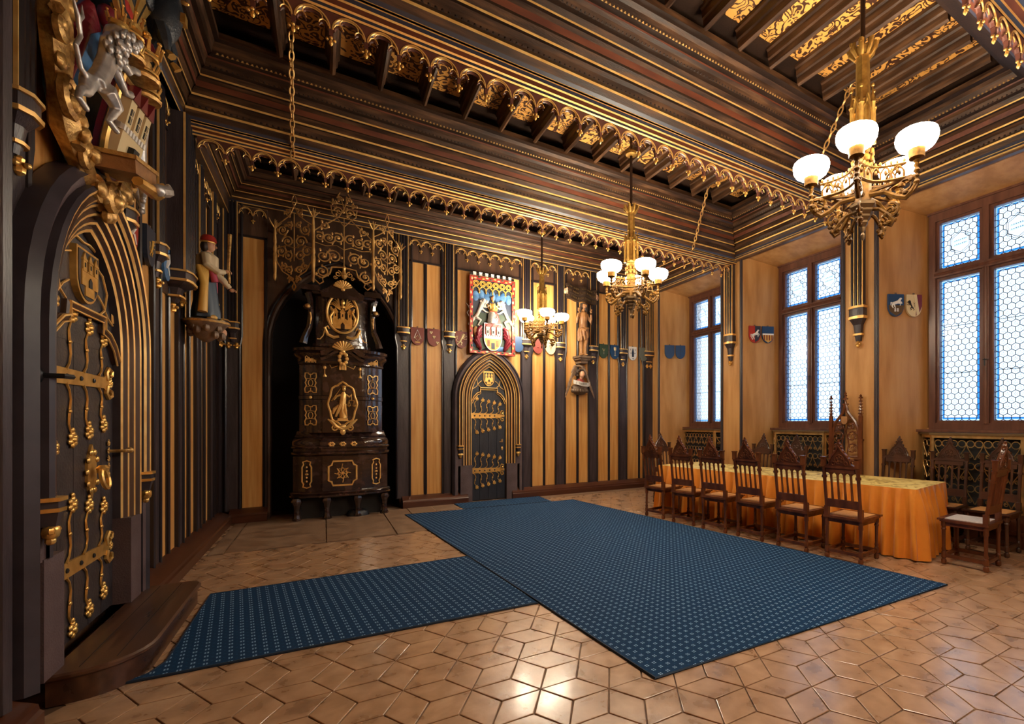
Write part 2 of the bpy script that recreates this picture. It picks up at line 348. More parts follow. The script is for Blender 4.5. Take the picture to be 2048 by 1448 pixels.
# painted boards between the joists: brown foliage on ochre, flat print
def painted():
    m = bpy.data.materials.new('painted_board'); m.use_nodes = True; nt = m.node_tree; N = nt.nodes; L = nt.links; b = N['Principled BSDF']
    tc = N.new('ShaderNodeNewGeometry'); n1 = N.new('ShaderNodeTexNoise'); n1.inputs['Scale'].default_value = 6.0; n1.inputs['Detail'].default_value = 1
    mx = N.new('ShaderNodeMixRGB'); mx.blend_type = 'ADD'; mx.inputs[0].default_value = .55
    L.new(tc.outputs['Position'], n1.inputs['Vector']); L.new(tc.outputs['Position'], mx.inputs[1]); L.new(n1.outputs[1], mx.inputs[2])
    v = N.new('ShaderNodeTexVoronoi'); v.inputs['Scale'].default_value = 6.5; L.new(mx.outputs[0], v.inputs['Vector'])
    w = N.new('ShaderNodeMath'); w.operation = 'SINE'; mu = N.new('ShaderNodeMath'); mu.operation = 'MULTIPLY'; mu.inputs[1].default_value = 16
    L.new(v.outputs['Distance'], mu.inputs[0]); L.new(mu.outputs[0], w.inputs[0])
    n2 = N.new('ShaderNodeTexNoise'); n2.inputs['Scale'].default_value = 10; n2.inputs['Distortion'].default_value = 1.5; L.new(tc.outputs['Position'], n2.inputs['Vector'])
    ad = N.new('ShaderNodeMath'); ad.operation = 'MULTIPLY_ADD'; ad.inputs[1].default_value = .30; L.new(w.outputs[0], ad.inputs[0]); L.new(n2.outputs[0], ad.inputs[2])
    r = N.new('ShaderNodeValToRGB'); e = r.color_ramp.elements
    e[0].position = .41; e[0].color = (.055, .018, .008, 1); e[1].position = .46; e[1].color = (.72, .36, .085, 1)
    L.new(ad.outputs[0], r.inputs[0]); L.new(r.outputs[0], b.inputs['Base Color']); b.inputs['Roughness'].default_value = .5
    MATS['painted_board'] = m
painted()
def joists(x0, x1, y0, y1, jx, sp):
    xs = []; x = jx
    while x < x1 - .1:
        xs.append(x); x += sp
    prof = [(-.065, 5.34), (-.065, 5.29), (-.048, 5.275), (-.044, 5.21), (-.030, 5.195), (-.024, 5.13), (0, 5.115), (.024, 5.13), (.030, 5.195), (.044, 5.21), (.048, 5.275), (.065, 5.29), (.065, 5.34)]
    me = None
    for x in xs:
        if me is None:
            o = MB('ceil_wood_side').prism(prof, y0 + .02, y1 - .06).build('joist', ceil, smooth=0); me = o.data; o.location.x = x
        else: inst('joist', me, ceil, (x, 0, 0))
    g = [x0 - .1] + xs + [x1 + .1]
    for p, q in zip(g[:-1], g[1:]):
        b0, b1 = p + .068, q - .068
        if b1 - b0 < .05: continue
        pb = MB('painted_board').box(b0, b1, y0 + .06, y1 - .10, 5.325, 5.35); pb.build('painted_board', ceil, smooth=0)
    MB('ceil_dark').box(x0 - .1, x1 + .1, y1 - .11, y1 + .12, 5.315, 5.345).box(x0 - .1, x1 + .1, y0 - .12, y0 + .09, 5.315, 5.345).build('end_board', ceil, smooth=0)
b1_, b2_, b3_ = BEAMS[2] + .13, BEAMS[1] + .13, BEAMS[0] + .13
r = bay(b1_, BEAMS[1] - .13, .40, .61, 4.583, 4.583, 4.6, 4.63); joists(*r, -.14, .4455)
r = bay(b2_, BEAMS[0] - .13, .42, .61, 4.583, 4.583, 4.6, 4.63); joists(*r, -.37, .4455)
r = bay(b3_, 9.08, .42, .50, 4.583, 4.83, 4.80, 4.63, False); joists(*r, -.37, .4455)
r = bay(-2.3, BEAMS[2] - .13, .4, .5, 4.6, 4.583, 4.6, 4.63, False)

# ---------------------------------------------------------------- transverse beams with hanging tracery
BP = [(-.13, 4.60, 'gold_line'), (-.13, 4.573, 'ceil_blue'), (-.105, 4.56, 'gold_line'), (-.10, 4.546, 'ceil_red'), (-.062, 4.535, 'gold_line'), (-.056, 4.521, 'ceil_blue'), (-.035, 4.513, 'gold_line'), (-.028, 4.50, 'ceil_dark')]
def mould(mb, pts_mats, place):                         # pts (d,h,mat) one side, mirrored
    L = pts_mats + [(-d, h, m) for d, h, m in reversed(pts_mats)]
    for (d, h, m), (d2, h2, m2) in zip(L[:-1], L[1:]):
        mm = m if d < 0 and d2 <= .03 else m2
        mb.m(mm); mb.add(place(d, h) + place(d2, h2)[::-1], [(0, 1, 2, 3)])
TW = .2275
def tracery_meshes(depth=.042, wood='tracery', thin=1.25):
    mb = MB(wood); n = 7
    A = arch(.106, -.125, -.010, None, n)
    y0, y1 = -depth / 2, depth / 2
    for (xa, za), (xb, zb) in zip(A[:-1], A[1:]):
        mb.add([(xa, y0, za), (xb, y0, zb), (xb, y0, .0), (xa, y0, .0), (xa, y1, za), (xb, y1, zb), (xb, y1, 0), (xa, y1, 0)], [(0, 1, 2, 3), (7, 6, 5, 4), (4, 5, 1, 0)])
    for s_ in (-1, 1):
        x0, x1 = sorted((s_ * .106, s_ * TW / 2))
        mb.box(x0, x1, y0, y1, -.125, 0)
    mb.m('gold_line').tube([(x, y0, z) for x, z in A], .0055 * thin, 5)
    for s_ in (-1, 1):                                  # cusps
        c = [(s_ * .097, 0, -.12), (s_ * .085, 0, -.095), (s_ * .064, 0, -.085), (s_ * .045, 0, -.098), (s_ * .037, 0, -.118)]
        c2 = [(s_ * .060, 0, -.085), (s_ * .058, 0, -.062), (s_ * .043, 0, -.044), (s_ * .020, 0, -.036), (0, 0, -.034)]
        mb.m(wood).tube(c, [.009, .008, .008, .006, .003], 5, flat=depth / .022).tube(c2, [.008, .008, .006, .006, .007], 5, flat=depth / .022)
        mb.m('gold_line').tube([(x, y0 - .004, z + .008) for x, _, z in c], .0035 * thin, 4).tube([(x, y0 - .004, z + .007) for x, _, z in c2], .0035 * thin, 4)
    p = MB(wood).cbox((0, 0, -.145), (.026, depth * .7, .05)); p.m('gold')
    p.lathe([(.004, -.235), (.013, -.222), (.015, -.21), (.007, -.195), (.010, -.185), (.006, -.16)], 7)
    for s_ in (-1, 1): p.ell((s_ * .024, 0, -.190), .0115, seg=7, rings=5)
    p.ell((0, -.022, -.190), .0115, seg=7, rings=5)
    a_ = mb.build('tracery_arch', smooth=35); b_ = p.build('pendant', smooth=50); ra, rb = a_.data, b_.data
    bpy.data.objects.remove(a_); bpy.data.objects.remove(b_); return ra, rb
TA, TP = tracery_meshes(); TA2, TP2 = tracery_meshes(.03, 'frame_brown')
for n, yb in enumerate(BEAMS):
    mb = MB('ceil_red')
    mould(mb, BP, lambda d, h: [(-1.3, yb + d, h), (6.7, yb + d, h)])
    mb.m('ceil_dark').box(-1.3, 6.7, yb - .12, yb + .12, 4.6, 5.4)
    beam = tag(mb.build('trim_%d' % (n + 1), smooth=0), ['moulded cross beam with hanging tracery nearest the far wall', 'moulded cross beam with hanging tracery in the middle of the room', 'moulded cross beam with hanging tracery nearest the camera'][n], kind='structure')
    x = -1.01 + (.03 if n else 0)
    while x < 6.52:
        t = inst('tracery_arch', TA, beam, (x, yb, 4.503)); inst('pendant', TP, t, (TW / 2, 0, 0)); x += TW
# ================================================================ PANELLED WALLS
def frame_of(parent_wall, loc, rz):                       # pieces of a wall hang on an Empty-free basis: matrix from wall-local to world
    return Matrix.Translation(loc) @ Matrix.Rotation(rz, 4, 'Z')
FB = frame_of(wall_back, (0, YB, 0), BACK); FL = frame_of(wall_left, (XL, 0, 0), LEFT); FR = frame_of(wall_right, (XR, 0, 0), RIGHT)
def place(name, me, wall, F, x, y=0, z=0):
    o = inst(name, me, wall); o.matrix_local = F @ Matrix.Translation((x, y, z)); return o
PMESH = {}
def pilaster(wall, F, x, zt=4.6, zc=3.2, wide=1.0, proud=0.0, low=True, knobs=1, lower='pilaster', long=1.0, back=True):
    key = (zt, zc, wide, proud, low, knobs, lower, long, back)
    if key not in PMESH:
        w = .075 * wide
        mb = MB(lower)
        if low:
            mb.box(-.11 * wide, .11 * wide, -.035, .03, .16, zc + .05)
            mb.m('pilaster_edge')
            for s_ in (-1, 1): mb.tube([(s_ * .105 * wide, -.035, .17), (s_ * .105 * wide, -.035, zc - .35), (s_ * .135 * wide, -.035, zc - .2), (s_ * .135 * wide, -.035, zt)], .018, 6)
        mb.m('frame_brown')
        if back: mb.box(-.135 * wide, .135 * wide, -.03, .03, zc - .25, zt)
        d = -.085 - proud
        mb.m('pilaster').box(-w, w, d + .02, 0, zc, zt)
        n = 3 if wide < 1.4 else 5
        for k in range(n):
            xx = -w + 2 * w * (k + .5) / n
            mb.m('pilaster_edge').tube([(xx, d + .018, zc), (xx, d + .018, zt)], w / n * .75, 7)
        for k in range(n + 1):
            xx = -w + 2 * w * k / n
            if k in (0, n) or wide > 1.2: mb.m('gold_line').box(xx - .0045, xx + .0045, d + (.004 if 0 < k < n else .014), d + .03, zc, zt)
        cb = MB('pilaster'); hx = w + .018
        def half(r, z): return [(-r * 1.0, .0, z), (-r, -(.055 + proud) * r / hx - .02, z), (-r * .5, d * r / hx - .02, z), (r * .5, d * r / hx - .02, z), (r, -(.055 + proud) * r / hx - .02, z), (r, .0, z)]
        for m_, z0, r0, z1, r1 in (('gold_line', zc + .005, hx + .012, zc - .015, hx + .014), ('pilaster', zc - .015, hx, zc - .085, hx), ('gold_line', zc - .085, hx + .012, zc - .108, hx + .010),
                                   ('pilaster', zc - .108, hx * .95, zc - .16, hx * .55), ('pilaster', zc - .16, hx * .55, zc - .235, hx * .42), ('gold_line', zc - .235, hx * .62, zc - .252, hx * .6), ('pilaster', zc - .252, hx * .42, zc - .30, hx * .3)):
            z0 = zc + (z0 - zc) * long; z1 = zc + (z1 - zc) * long; cb.m(m_).loft([half(r0, z0), half(r1, z1)], False, True)
        kb = MB('gold')
        for q in range(knobs):
            cx = 0 if knobs == 1 else (-.05 + .1 * q)
            kb.lathe([(.006, -.10), (.024, -.085), (.026, -.065), (.014, -.045), (.020, -.03), (.022, -.015), (.010, 0)], 8, (cx, -.045, zc - .30 * long))
            for s_ in (-1, 1): kb.ell((cx + s_ * .03, -.045, zc - .30 * long - .045), .016, seg=7, rings=5)
            kb.ell((cx, -.075, zc - .30 * long - .045), .016, seg=7, rings=5)
        ms = []
        for b, nm in ((mb, 'pilaster'), (cb, 'corbel'), (kb, 'finial')):
            o = b.build(nm, smooth=35); ms.append(o.data); bpy.data.objects.remove(o)
        PMESH[key] = ms
    ms = PMESH[key]
    p = place('pilaster', ms[0], wall, F, x)
    for m_, nm in zip(ms[1:], ('corbel', 'finial')): inst(nm, m_, p)
    return p
def panel(wall, F, x0, x1, z0, z1, m='tan'):
    o = MB(m).box(x0, x1, -.012, .03, z0, z1).build('panel', smooth=0); o.parent = wall; o.matrix_local = F; return o
def batten(wall, F, x, z0, z1, w=.028):
    o = MB('pilaster_edge').box(x - w, x + w, -.022, .02, z0, z1).tube([(x, -.024, z0), (x, -.024, z1)], w * .55, 6).build('batten', smooth=40); o.parent = wall; o.matrix_local = F; return o
def head(wall, F, x0, x1, z0, z1, n):                      # dark head board with blind tracery above the panels
    mb = MB('frame_brown').box(x0, x1, -.02, .03, z0, z1)
    mb.m('pilaster_edge').box(x0, x1, -.045, .02, z0 - .03, z0).box(x0, x0 + .03, -.045, .02, .17, z0).box(x1 - .03, x1, -.045, .02, .17, z0)
    mb.m('gold_line').box(x0, x1, -.034, 0, z1 - .02, z1 - .008)
    o = mb.build('head_board', smooth=0); o.parent = wall; o.matrix_local = F
    w = (x1 - x0) / n
    for k in range(n):
        t = inst('tracery_arch', TA2, wall); t.matrix_local = F @ Matrix.Translation((x0 + w * (k + .5), -.035, z1 - .02)) @ Matrix.Diagonal((w / TW, 1, 1.05, 1))
        if k < n - 1: inst('pendant', TP2, t, (TW / 2, 0, 0))
PB = [1.195, 1.98, 3.495, 4.25, 5.045, 5.83]
for x in PB: pilaster(wall_back, FB, x, 4.85)
pilaster(wall_back, FB, 6.56, 4.85, 3.2, 1.5, .02, knobs=2)
ZP0, ZP1 = .17, 4.43
for x0, x1, bt in ((1.31, 1.86, 1.565), (3.61, 4.14, 3.89), (4.37, 4.93, 4.67), (5.16, 5.72, 5.465), (5.94, 6.45, 6.295)):
    panel(wall_back, FB, x0, bt - .02, ZP0, ZP1); panel(wall_back, FB, bt + .02, x1, ZP0, ZP1); batten(wall_back, FB, bt, ZP0, ZP1)
    head(wall_back, FB, x0 - .02, x1 + .02, ZP1, 4.83, 3 if x1 - x0 < 5 else 2)
panel(wall_back, FB, 2.10, 2.72, 2.0, ZP1); panel(wall_back, FB, 2.74, 3.38, 2.0, ZP1); head(wall_back, FB, 2.09, 3.40, ZP1, 4.83, 6)
panel(wall_back, FB, -1.06, -.79, .17, 4.38, 'tan'); head(wall_back, FB, -1.10, -.75, 4.38, 4.83, 2)
pilaster(wall_back, FB, -1.17, 4.85, 3.02, .8, .02, knobs=2)
# niche surround mouldings
mb = MB('frame_brown')
for hw, yy, rr, m_ in ((AHW + .02, 0, .03, 'frame_brown'), (AHW + .07, -.01, .022, 'pilaster_edge')):
    mb.m(m_).tube([(AX + x, yy, z) for x, z in arch(hw, 2.75, 4.12 + hw - AHW, .1, 9)], rr, 6)
o = mb.build('niche_moulding', wall_back); o.matrix_local = FB
# ---- left wall
for x in (3.60, 5.08, 5.93, 6.78, 7.62, 8.42): pilaster(wall_left, FL, x, 4.66, 3.14)
pilaster(wall_left, FL, 6.45, 4.6, 3.02, 2.3, .10, False)
pilaster(wall_left, FL, 9.0, 4.8, 3.02, 1.2, .03, knobs=2)
for x0, x1, bt in ((5.19, 5.82, 5.50), (6.04, 6.67, 6.36), (6.89, 7.51, 7.20), (7.73, 8.31, 8.02), (8.53, 8.88, 8.72)):
    panel(wall_left, FL, x0, bt - .03, .2, 4.4); panel(wall_left, FL, bt + .03, x1, .2, 4.4); batten(wall_left, FL, bt, .2, 4.4, .035)
    head(wall_left, FL, x0 - .02, x1 + .02, 4.4, 4.66, 3)
o = MB('frame_brown').box(6.58, 9.1, -.13, .03, 4.64, 4.83).m('gold_line').box(6.58, 9.1, -.135, -.12, 4.645, 4.657).build('frieze', wall_left, smooth=0); o.matrix_local = FL
panel(wall_left, FL, 3.71, 4.32, 2.0, 4.4); panel(wall_left, FL, 4.36, 4.97, 2.0, 4.4); head(wall_left, FL, 3.69, 4.99, 4.4, 4.66, 5)
panel(wall_left, FL, 2.3, 2.8, .2, 4.4); panel(wall_left, FL, .4, 2.2, .2, 4.4); panel(wall_left, FL, -2.2, .3, .2, 4.4)
mb = MB('pilaster')                                         # clustered shafts left of the portal
for k, (y, d, rr) in enumerate(((3.06, .02, .06), (3.16, .06, .045), (3.25, .05, .03), (3.31, .08, .05), (3.395, .06, .028))):
    mb.m('pilaster' if k % 2 else 'pilaster_edge').tube([(y, -d, .18), (y, -d, 4.66)], rr, 8)
mb.m('frame_brown').box(2.9, 3.46, -.03, .05, .18, 4.66); mb.m('gold_line').box(3.35, 3.358, -.085, -.03, 3.2, 4.66)
o = mb.build('clustered_shafts', wall_left); o.matrix_local = FL
# ---- window wall: pier clusters, dark edges of the reveals
for y in PIERS:
    pilaster(wall_right, FR, -y, 4.62, 3.2, 1.21, .02, False, long=1.65, back=False)
for y0, y1 in ((6.26, 6.84), (3.69, 4.27), (1.09, 1.67), (8.84, None), (None, -.94)):
    for y in (y0, y1):
        if y is None: continue
        s_ = 1 if y == y0 else -1
        o = MB('pilaster').box(-.03, .03, -.02, .03, .1, 4.62).tube([(0, -.02, .1), (0, -.02, 4.62)], .02, 6).build('reveal_edge', wall_right); o.matrix_local = FR @ Matrix.Translation((-(y + s_ * .035), 0, 0))
mb = MB('pilaster')
mb.m('gold_line').box(-9.0, 2.2, -.075, 0, 4.60, 4.612).m('pilaster').box(-9.0, 2.2, -.065, .0, 4.612, 4.64).m('frame_brown').box(-9, 2.2, -.05, .02, 4.575, 4.60)
tag(mb.build('trim_4', smooth=0), 'dark gilt-edged moulding along the top of the window wall', kind='structure').matrix_world = FR

# ================================================================ BASEBOARDS
def base_left(y0, y1, nm='plinth'):
    o = MB('base_wood').prism([(-.16, .0), (-.16, .10), (-.135, .12), (-.13, .15), (-.05, .20), (.05, .20), (.05, 0)], y0, y1)
    return o
def baseboard(name, segs, F, label):
    e = struct(name, label=label)
    for a_, b_ in segs:
        mb = MB('base_wood')
        pr = [(-.185, 0), (-.185, .095), (-.17, .108), (-.165, .135), (-.10, .165), (-.03, .20), (.03, .20), (.03, 0)]
        mb.loft([[(x, d, z) for d, z in pr] for x in (a_, b_)], True, True)
        o = mb.build('plinth', e, smooth=30); o.matrix_local = F
baseboard('baseboard_left', [(5.24, 8.98), (-2.2, 3.44)], FL, 'dark red-brown plinth along the left wall')
baseboard('baseboard_back', [(-1.2, AX - AHW - .02), (AX + AHW + .03, 2.30), (3.16, 6.62)], FB, 'dark red-brown plinth along the far wall')

# ================================================================ WINDOWS
HEXW = .0862; HEXH = HEXW * .8660254
def hex_mesh(W_=HEXW, name='pane', flower=True):
    s_ = W_ / math.sqrt(3) + .0003
    P = lambda r, k, o=0: (0 + r * math.sin(PI / 3 * k + o), 0, r * math.cos(PI / 3 * k + o))
    mb = MB('pane'); mb.add([P(s_, k) for k in range(6)], [tuple(range(6))])
    if flower:
        mb.m('pane_paint')
        for k in range(6):
            w = .05 if k % 2 else .085
            mb.add([(0 + x, -.001, z) for x, _, z in (P(s_ * .16, k, -.3), P(s_ * .55, k, -w), P(s_ * .62, k), P(s_ * .55, k, w), P(s_ * .16, k, .3))], [(0, 1, 2, 3, 4)])
    o = mb.build(name, smooth=0); me = o.data; bpy.data.objects.remove(o); return me
HEXM = hex_mesh()
def lead_net(mb, cells, s_, r=.0046):
    done = set()
    for cx, cz in cells:
        V_ = [(cx + s_ * math.sin(PI / 3 * k), cz + s_ * math.cos(PI / 3 * k)) for k in range(6)]
        for k in range(6):
            a_, b_ = V_[k], V_[(k + 1) % 6]; key = tuple(sorted(((round(a_[0], 3), round(a_[1], 3)), (round(b_[0], 3), round(b_[1], 3)))))
            if key in done: continue
            done.add(key)
            dx, dz = b_[0] - a_[0], b_[1] - a_[1]; L = math.hypot(dx, dz); nx, nz = -dz / L * r, dx / L * r
            mb.add([(a_[0] + nx, -.004, a_[1] + nz), (b_[0] + nx, -.004, b_[1] + nz), (b_[0] - nx, -.004, b_[1] - nz), (a_[0] - nx, -.004, a_[1] - nz)], [(0, 1, 2, 3)])
def sash(win, x0, x1, z0, z1, upper):
    f = .045
    fr = MB('window_wood')
    fr.box(x0 - f, x0, -.05, .03, z0 - f, z1 + f).box(x1, x1 + f, -.05, .03, z0 - f, z1 + f).box(x0, x1, -.05, .03, z0 - f, z0).box(x0, x1, -.05, .03, z1, z1 + f)
    s = fr.build('sash', win, smooth=0)
    bw = .04; i0, i1, j0, j1 = x0 + bw, x1 - bw, z0 + bw, z1 - bw
    bd = MB('pane_pale')                                   # blue glass border with pale outer slip
    for a0, a1, c0, c1 in ((x0, x0 + .017, z0, z1), (x1 - .017, x1, z0, z1), (x0 + .017, x1 - .017, z0, z0 + .017), (x0 + .017, x1 - .017, z1 - .017, z1)):
        bd.add([(a0, 0, c0), (a1, 0, c0), (a1, 0, c1), (a0, 0, c1)], [(0, 1, 2, 3)])
    bd.m('pane_blue')
    for a0, a1, c0, c1 in ((x0 + .017, i0, z0 + .017, z1 - .017), (i1, x1 - .017, z0 + .017, z1 - .017), (i0, i1, z0 + .017, j0), (i0, i1, j1, z1 - .017)):
        bd.add([(a0, 0, c0), (a1, 0, c0), (a1, 0, c1), (a0, 0, c1)], [(0, 1, 2, 3)])
    bd.build('border_glass', s, smooth=0)
    ld = MB('lead'); cells = []
    cx0 = i0 + HEXW / 2; row = 0; z = j1 - HEXW * .30
    mid = ((i0 + i1) / 2, (j0 + j1) / 2)
    while z > j0 - HEXW * .3:
        n = 5; off = HEXW / 2 if row % 2 else 0
        for k in range(n + (1 if row % 2 else 0)):
            cx = cx0 + k * HEXW - off
            cells.append((cx, z, 1 if (cx - HEXW / 2 > i0 - .01 and cx + HEXW / 2 < i1 + .01 and z + HEXW * .58 < j1 + .03 and z - HEXW * .58 > j0 - .03) else 0))
        z -= HEXH; row += 1
    keep = []
    for cx, cz, full in cells:
        if upper and math.hypot(cx - mid[0], (cz - mid[1]) * .85) < .135: continue
        keep.append((cx, cz))
        if full: inst('pane', HEXM, s, (cx, 0, cz))
        else:                                              # cut panes along the border
            P_ = [(min(max(cx + (HEXW / math.sqrt(3) - .002) * math.sin(PI / 3 * k), i0), i1), 0, min(max(cz + (HEXW / math.sqrt(3) - .002) * math.cos(PI / 3 * k), j0), j1)) for k in range(6)]
            ld.m('pane').add(P_, [tuple(range(6))]); ld.m('lead')
    lead_net(ld, [c for c in keep if i0 - .01 < c[0] < i1 + .01 and j0 - .02 < c[1] < j1 + .02], HEXW / math.sqrt(3))
    if upper:
        def hx(r, y): return [(mid[0] + r * .86 * math.sin(PI / 3 * k), y, mid[1] + r * math.cos(PI / 3 * k)) for k in range(6)]
        ld.m('pane').add(hx(.165, .004), [tuple(range(6))]); ld.m('lead')
        for rr in (.165, .138): ld.loft([hx(rr + .004, -.006), hx(rr - .004, -.006)], True)
        ld.m('pane_pale')
        for zz in (-.035, .02): ld.add([(mid[0] - .085, -.003, mid[1] + zz - .01), (mid[0] + .085, -.003, mid[1] + zz + .005), (mid[0] + .085, -.003, mid[1] + zz + .032), (mid[0] - .085, -.003, mid[1] + zz + .017)], [(0, 1, 2, 3)])
        ld.m('pane_paint')
        for zz in (-.035, .02):
            for q in range(7):
                xx = mid[0] - .07 + q * .022; ld.add([(xx, -.005, mid[1] + zz + .004 + q * .0018), (xx + .006 + .004 * (q % 3), -.005, mid[1] + zz + .004 + q * .0018), (xx + .008, -.005, mid[1] + zz + .018 + q * .0018), (xx, -.005, mid[1] + zz + .018 + q * .0018)], [(0, 1, 2, 3)])
    ld.m('lead')
    for fz in ((1 / 3, 2 / 3) if not upper else ()): ld.box(i0, i1, -.008, -.003, z0 + (z1 - z0) * fz - .004, z0 + (z1 - z0) * fz + .004)
    for a0, a1, c0, c1 in ((i0 - .003, i0 + .002, j0, j1), (i1 - .002, i1 + .003, j0, j1), (i0, i1, j0 - .003, j0 + .002), (i0, i1, j1 - .002, j1 + .003)): ld.box(a0, a1, -.007, -.003, c0, c1)
    k = 0
    while j0 + k * .17 < j1:
        for xa, xb in ((x0, i0), (i1, x1)): ld.box(xa, xb, -.006, -.003, j0 + k * .17 - .002, j0 + k * .17 + .002)
        k += 1
    ld.build('lead_came', s, smooth=0)
    MB('dimming_glass').add([(x0, .022, z0), (x1, .022, z0), (x1, .022, z1), (x0, .022, z1)], [(0, 1, 2, 3)]).build('dimming_glass', s, smooth=0)  # full sheet added behind the panes to dim the sky and stop leaks
    return s
for n, c in enumerate(WIN_C[:3]):
    w = struct('window_%d' % (n + 1), (WX, c, 0), RIGHT, ['leaded window nearest the far wall', 'leaded window between the two wide piers, behind the throne', 'leaded window at the right edge above the scroll grille'][n])
    fr = MB('window_wood').box(-.685, -.60, -.08, .1, 1.40, 4.49).box(.60, .685, -.08, .1, 1.40, 4.49).box(-.60, .60, -.08, .1, 1.40, 1.50).box(-.60, .60, -.08, .1, 4.35, 4.49)
    fr.box(-.038, .038, -.09, .05, 1.485, 4.355).box(-.60, .60, -.10, .05, 3.545, 3.635).tube([(0, -.09, 1.49), (0, -.09, 3.55)], .02, 6).box(-.70, .70, -.10, 0, 4.46, 4.52).tube([(-.6, -.10, 3.59), (.6, -.10, 3.59)], .022, 6)
    fr.build('window_frame', w, smooth=35)
    fr = MB('window_wood').box(-.80, .80, -.22, .0, 1.375, 1.41).box(-.78, .78, -.19, .0, 1.34, 1.375).build('window_sill', w, smooth=0)
    for x0, x1 in ((-.557, -.080), (.080, .557)):
        sash(w, x0, x1, 1.535, 3.505, False); sash(w, x0, x1, 3.675, 4.313, True)
    MB('iron').cbox((0, -.11, 2.3), (.012, .02, .10)).tube([(-.02, -.115, 2.33), (.05, -.125, 2.33)], .006, 6).build('casement_latch', w)
w = struct('window_4', (WX, WIN_C[3], 0), RIGHT, 'added unseen window on the window wall that helps light the near end')  # window row carried on out of view, added partly for its light
MB('window_wood').box(-.685, -.60, -.08, .1, 1.40, 4.49).box(.60, .685, -.08, .1, 1.40, 4.49).box(-.60, .60, -.08, .1, 1.40, 1.5).box(-.60, .60, -.08, .1, 4.35, 4.49).box(-.05, .05, -.08, .05, 1.5, 4.35).build('window_frame', w, smooth=0)
MB('dimming_glass').add([(-.6, 0, 1.5), (.6, 0, 1.5), (.6, 0, 4.35), (-.6, 0, 4.35)], [(0, 1, 2, 3)]).build('pane', w, smooth=0)
# ================================================================ DOORS
def rosette(mb, x, z, r, y=-.012):
    mb.ell((x, y - r * .1, z), r * .35, r * .3, r * .35, 6, 4)
    for k in range(6):
        t = 2 * PI * k / 6 + .4; mb.ell((x + r * .62 * math.cos(t), y, z + r * .62 * math.sin(t)), r * .33, r * .24, r * .33, 6, 4)
    mb.ell((x, y, z + r * 1.05), r * .28, r * .2, r * .3, 6, 4)
def castle(mb, x, z, w, h, y, stone='gold', gate='black', roof=None):      # wall with three towers
    mb.m(stone)
    mb.box(x - w * .5, x + w * .5, y - .006, y, z, z + h * .42)
    for k in range(7): mb.box(x - w * .5 + w * k / 6.5, x - w * .5 + w * (k + .5) / 6.5, y - .007, y, z + h * .42, z + h * .47)
    for cx in (-.36, 0, .36):
        mb.box(x + (cx - .105) * w, x + (cx + .105) * w, y - .009, y, z + h * .42, z + h * .80)
        mb.box(x + (cx - .135) * w, x + (cx + .135) * w, y - .012, y, z + h * .74, z + h * .80)
        mb.m(roof or stone).prism([(x + (cx - .11) * w, z + h * .80), (x + (cx + .11) * w, z + h * .80), (x + cx * w, z + h)], y - .009, y); mb.m(stone)
        mb.m(gate).box(x + (cx - .03) * w, x + (cx + .03) * w, y - .011, y, z + h * .55, z + h * .68); mb.m(stone)
    mb.m(gate).prism([(x - w * .1, z), (x + w * .1, z), (x + w * .1, z + h * .2), (x, z + h * .3), (x - w * .1, z + h * .2)], y - .010, y)
    mb.m(stone)
def shield_poly(w, h, n=6):                              # flat top, round foot; centre top at (0,0)
    return [(-w / 2, 0), (-w / 2, -h * .52)] + [(-w / 2 * math.cos(PI / 2 * k / n), -h * .52 - h * .48 * math.sin(PI / 2 * k / n)) for k in range(1, n)] + [(0, -h)] + \
           [(w / 2 * math.sin(PI / 2 * k / n), -h * .52 - h * .48 * math.cos(PI / 2 * k / n)) for k in range(1, n)] + [(w / 2, -h * .52), (w / 2, 0)]
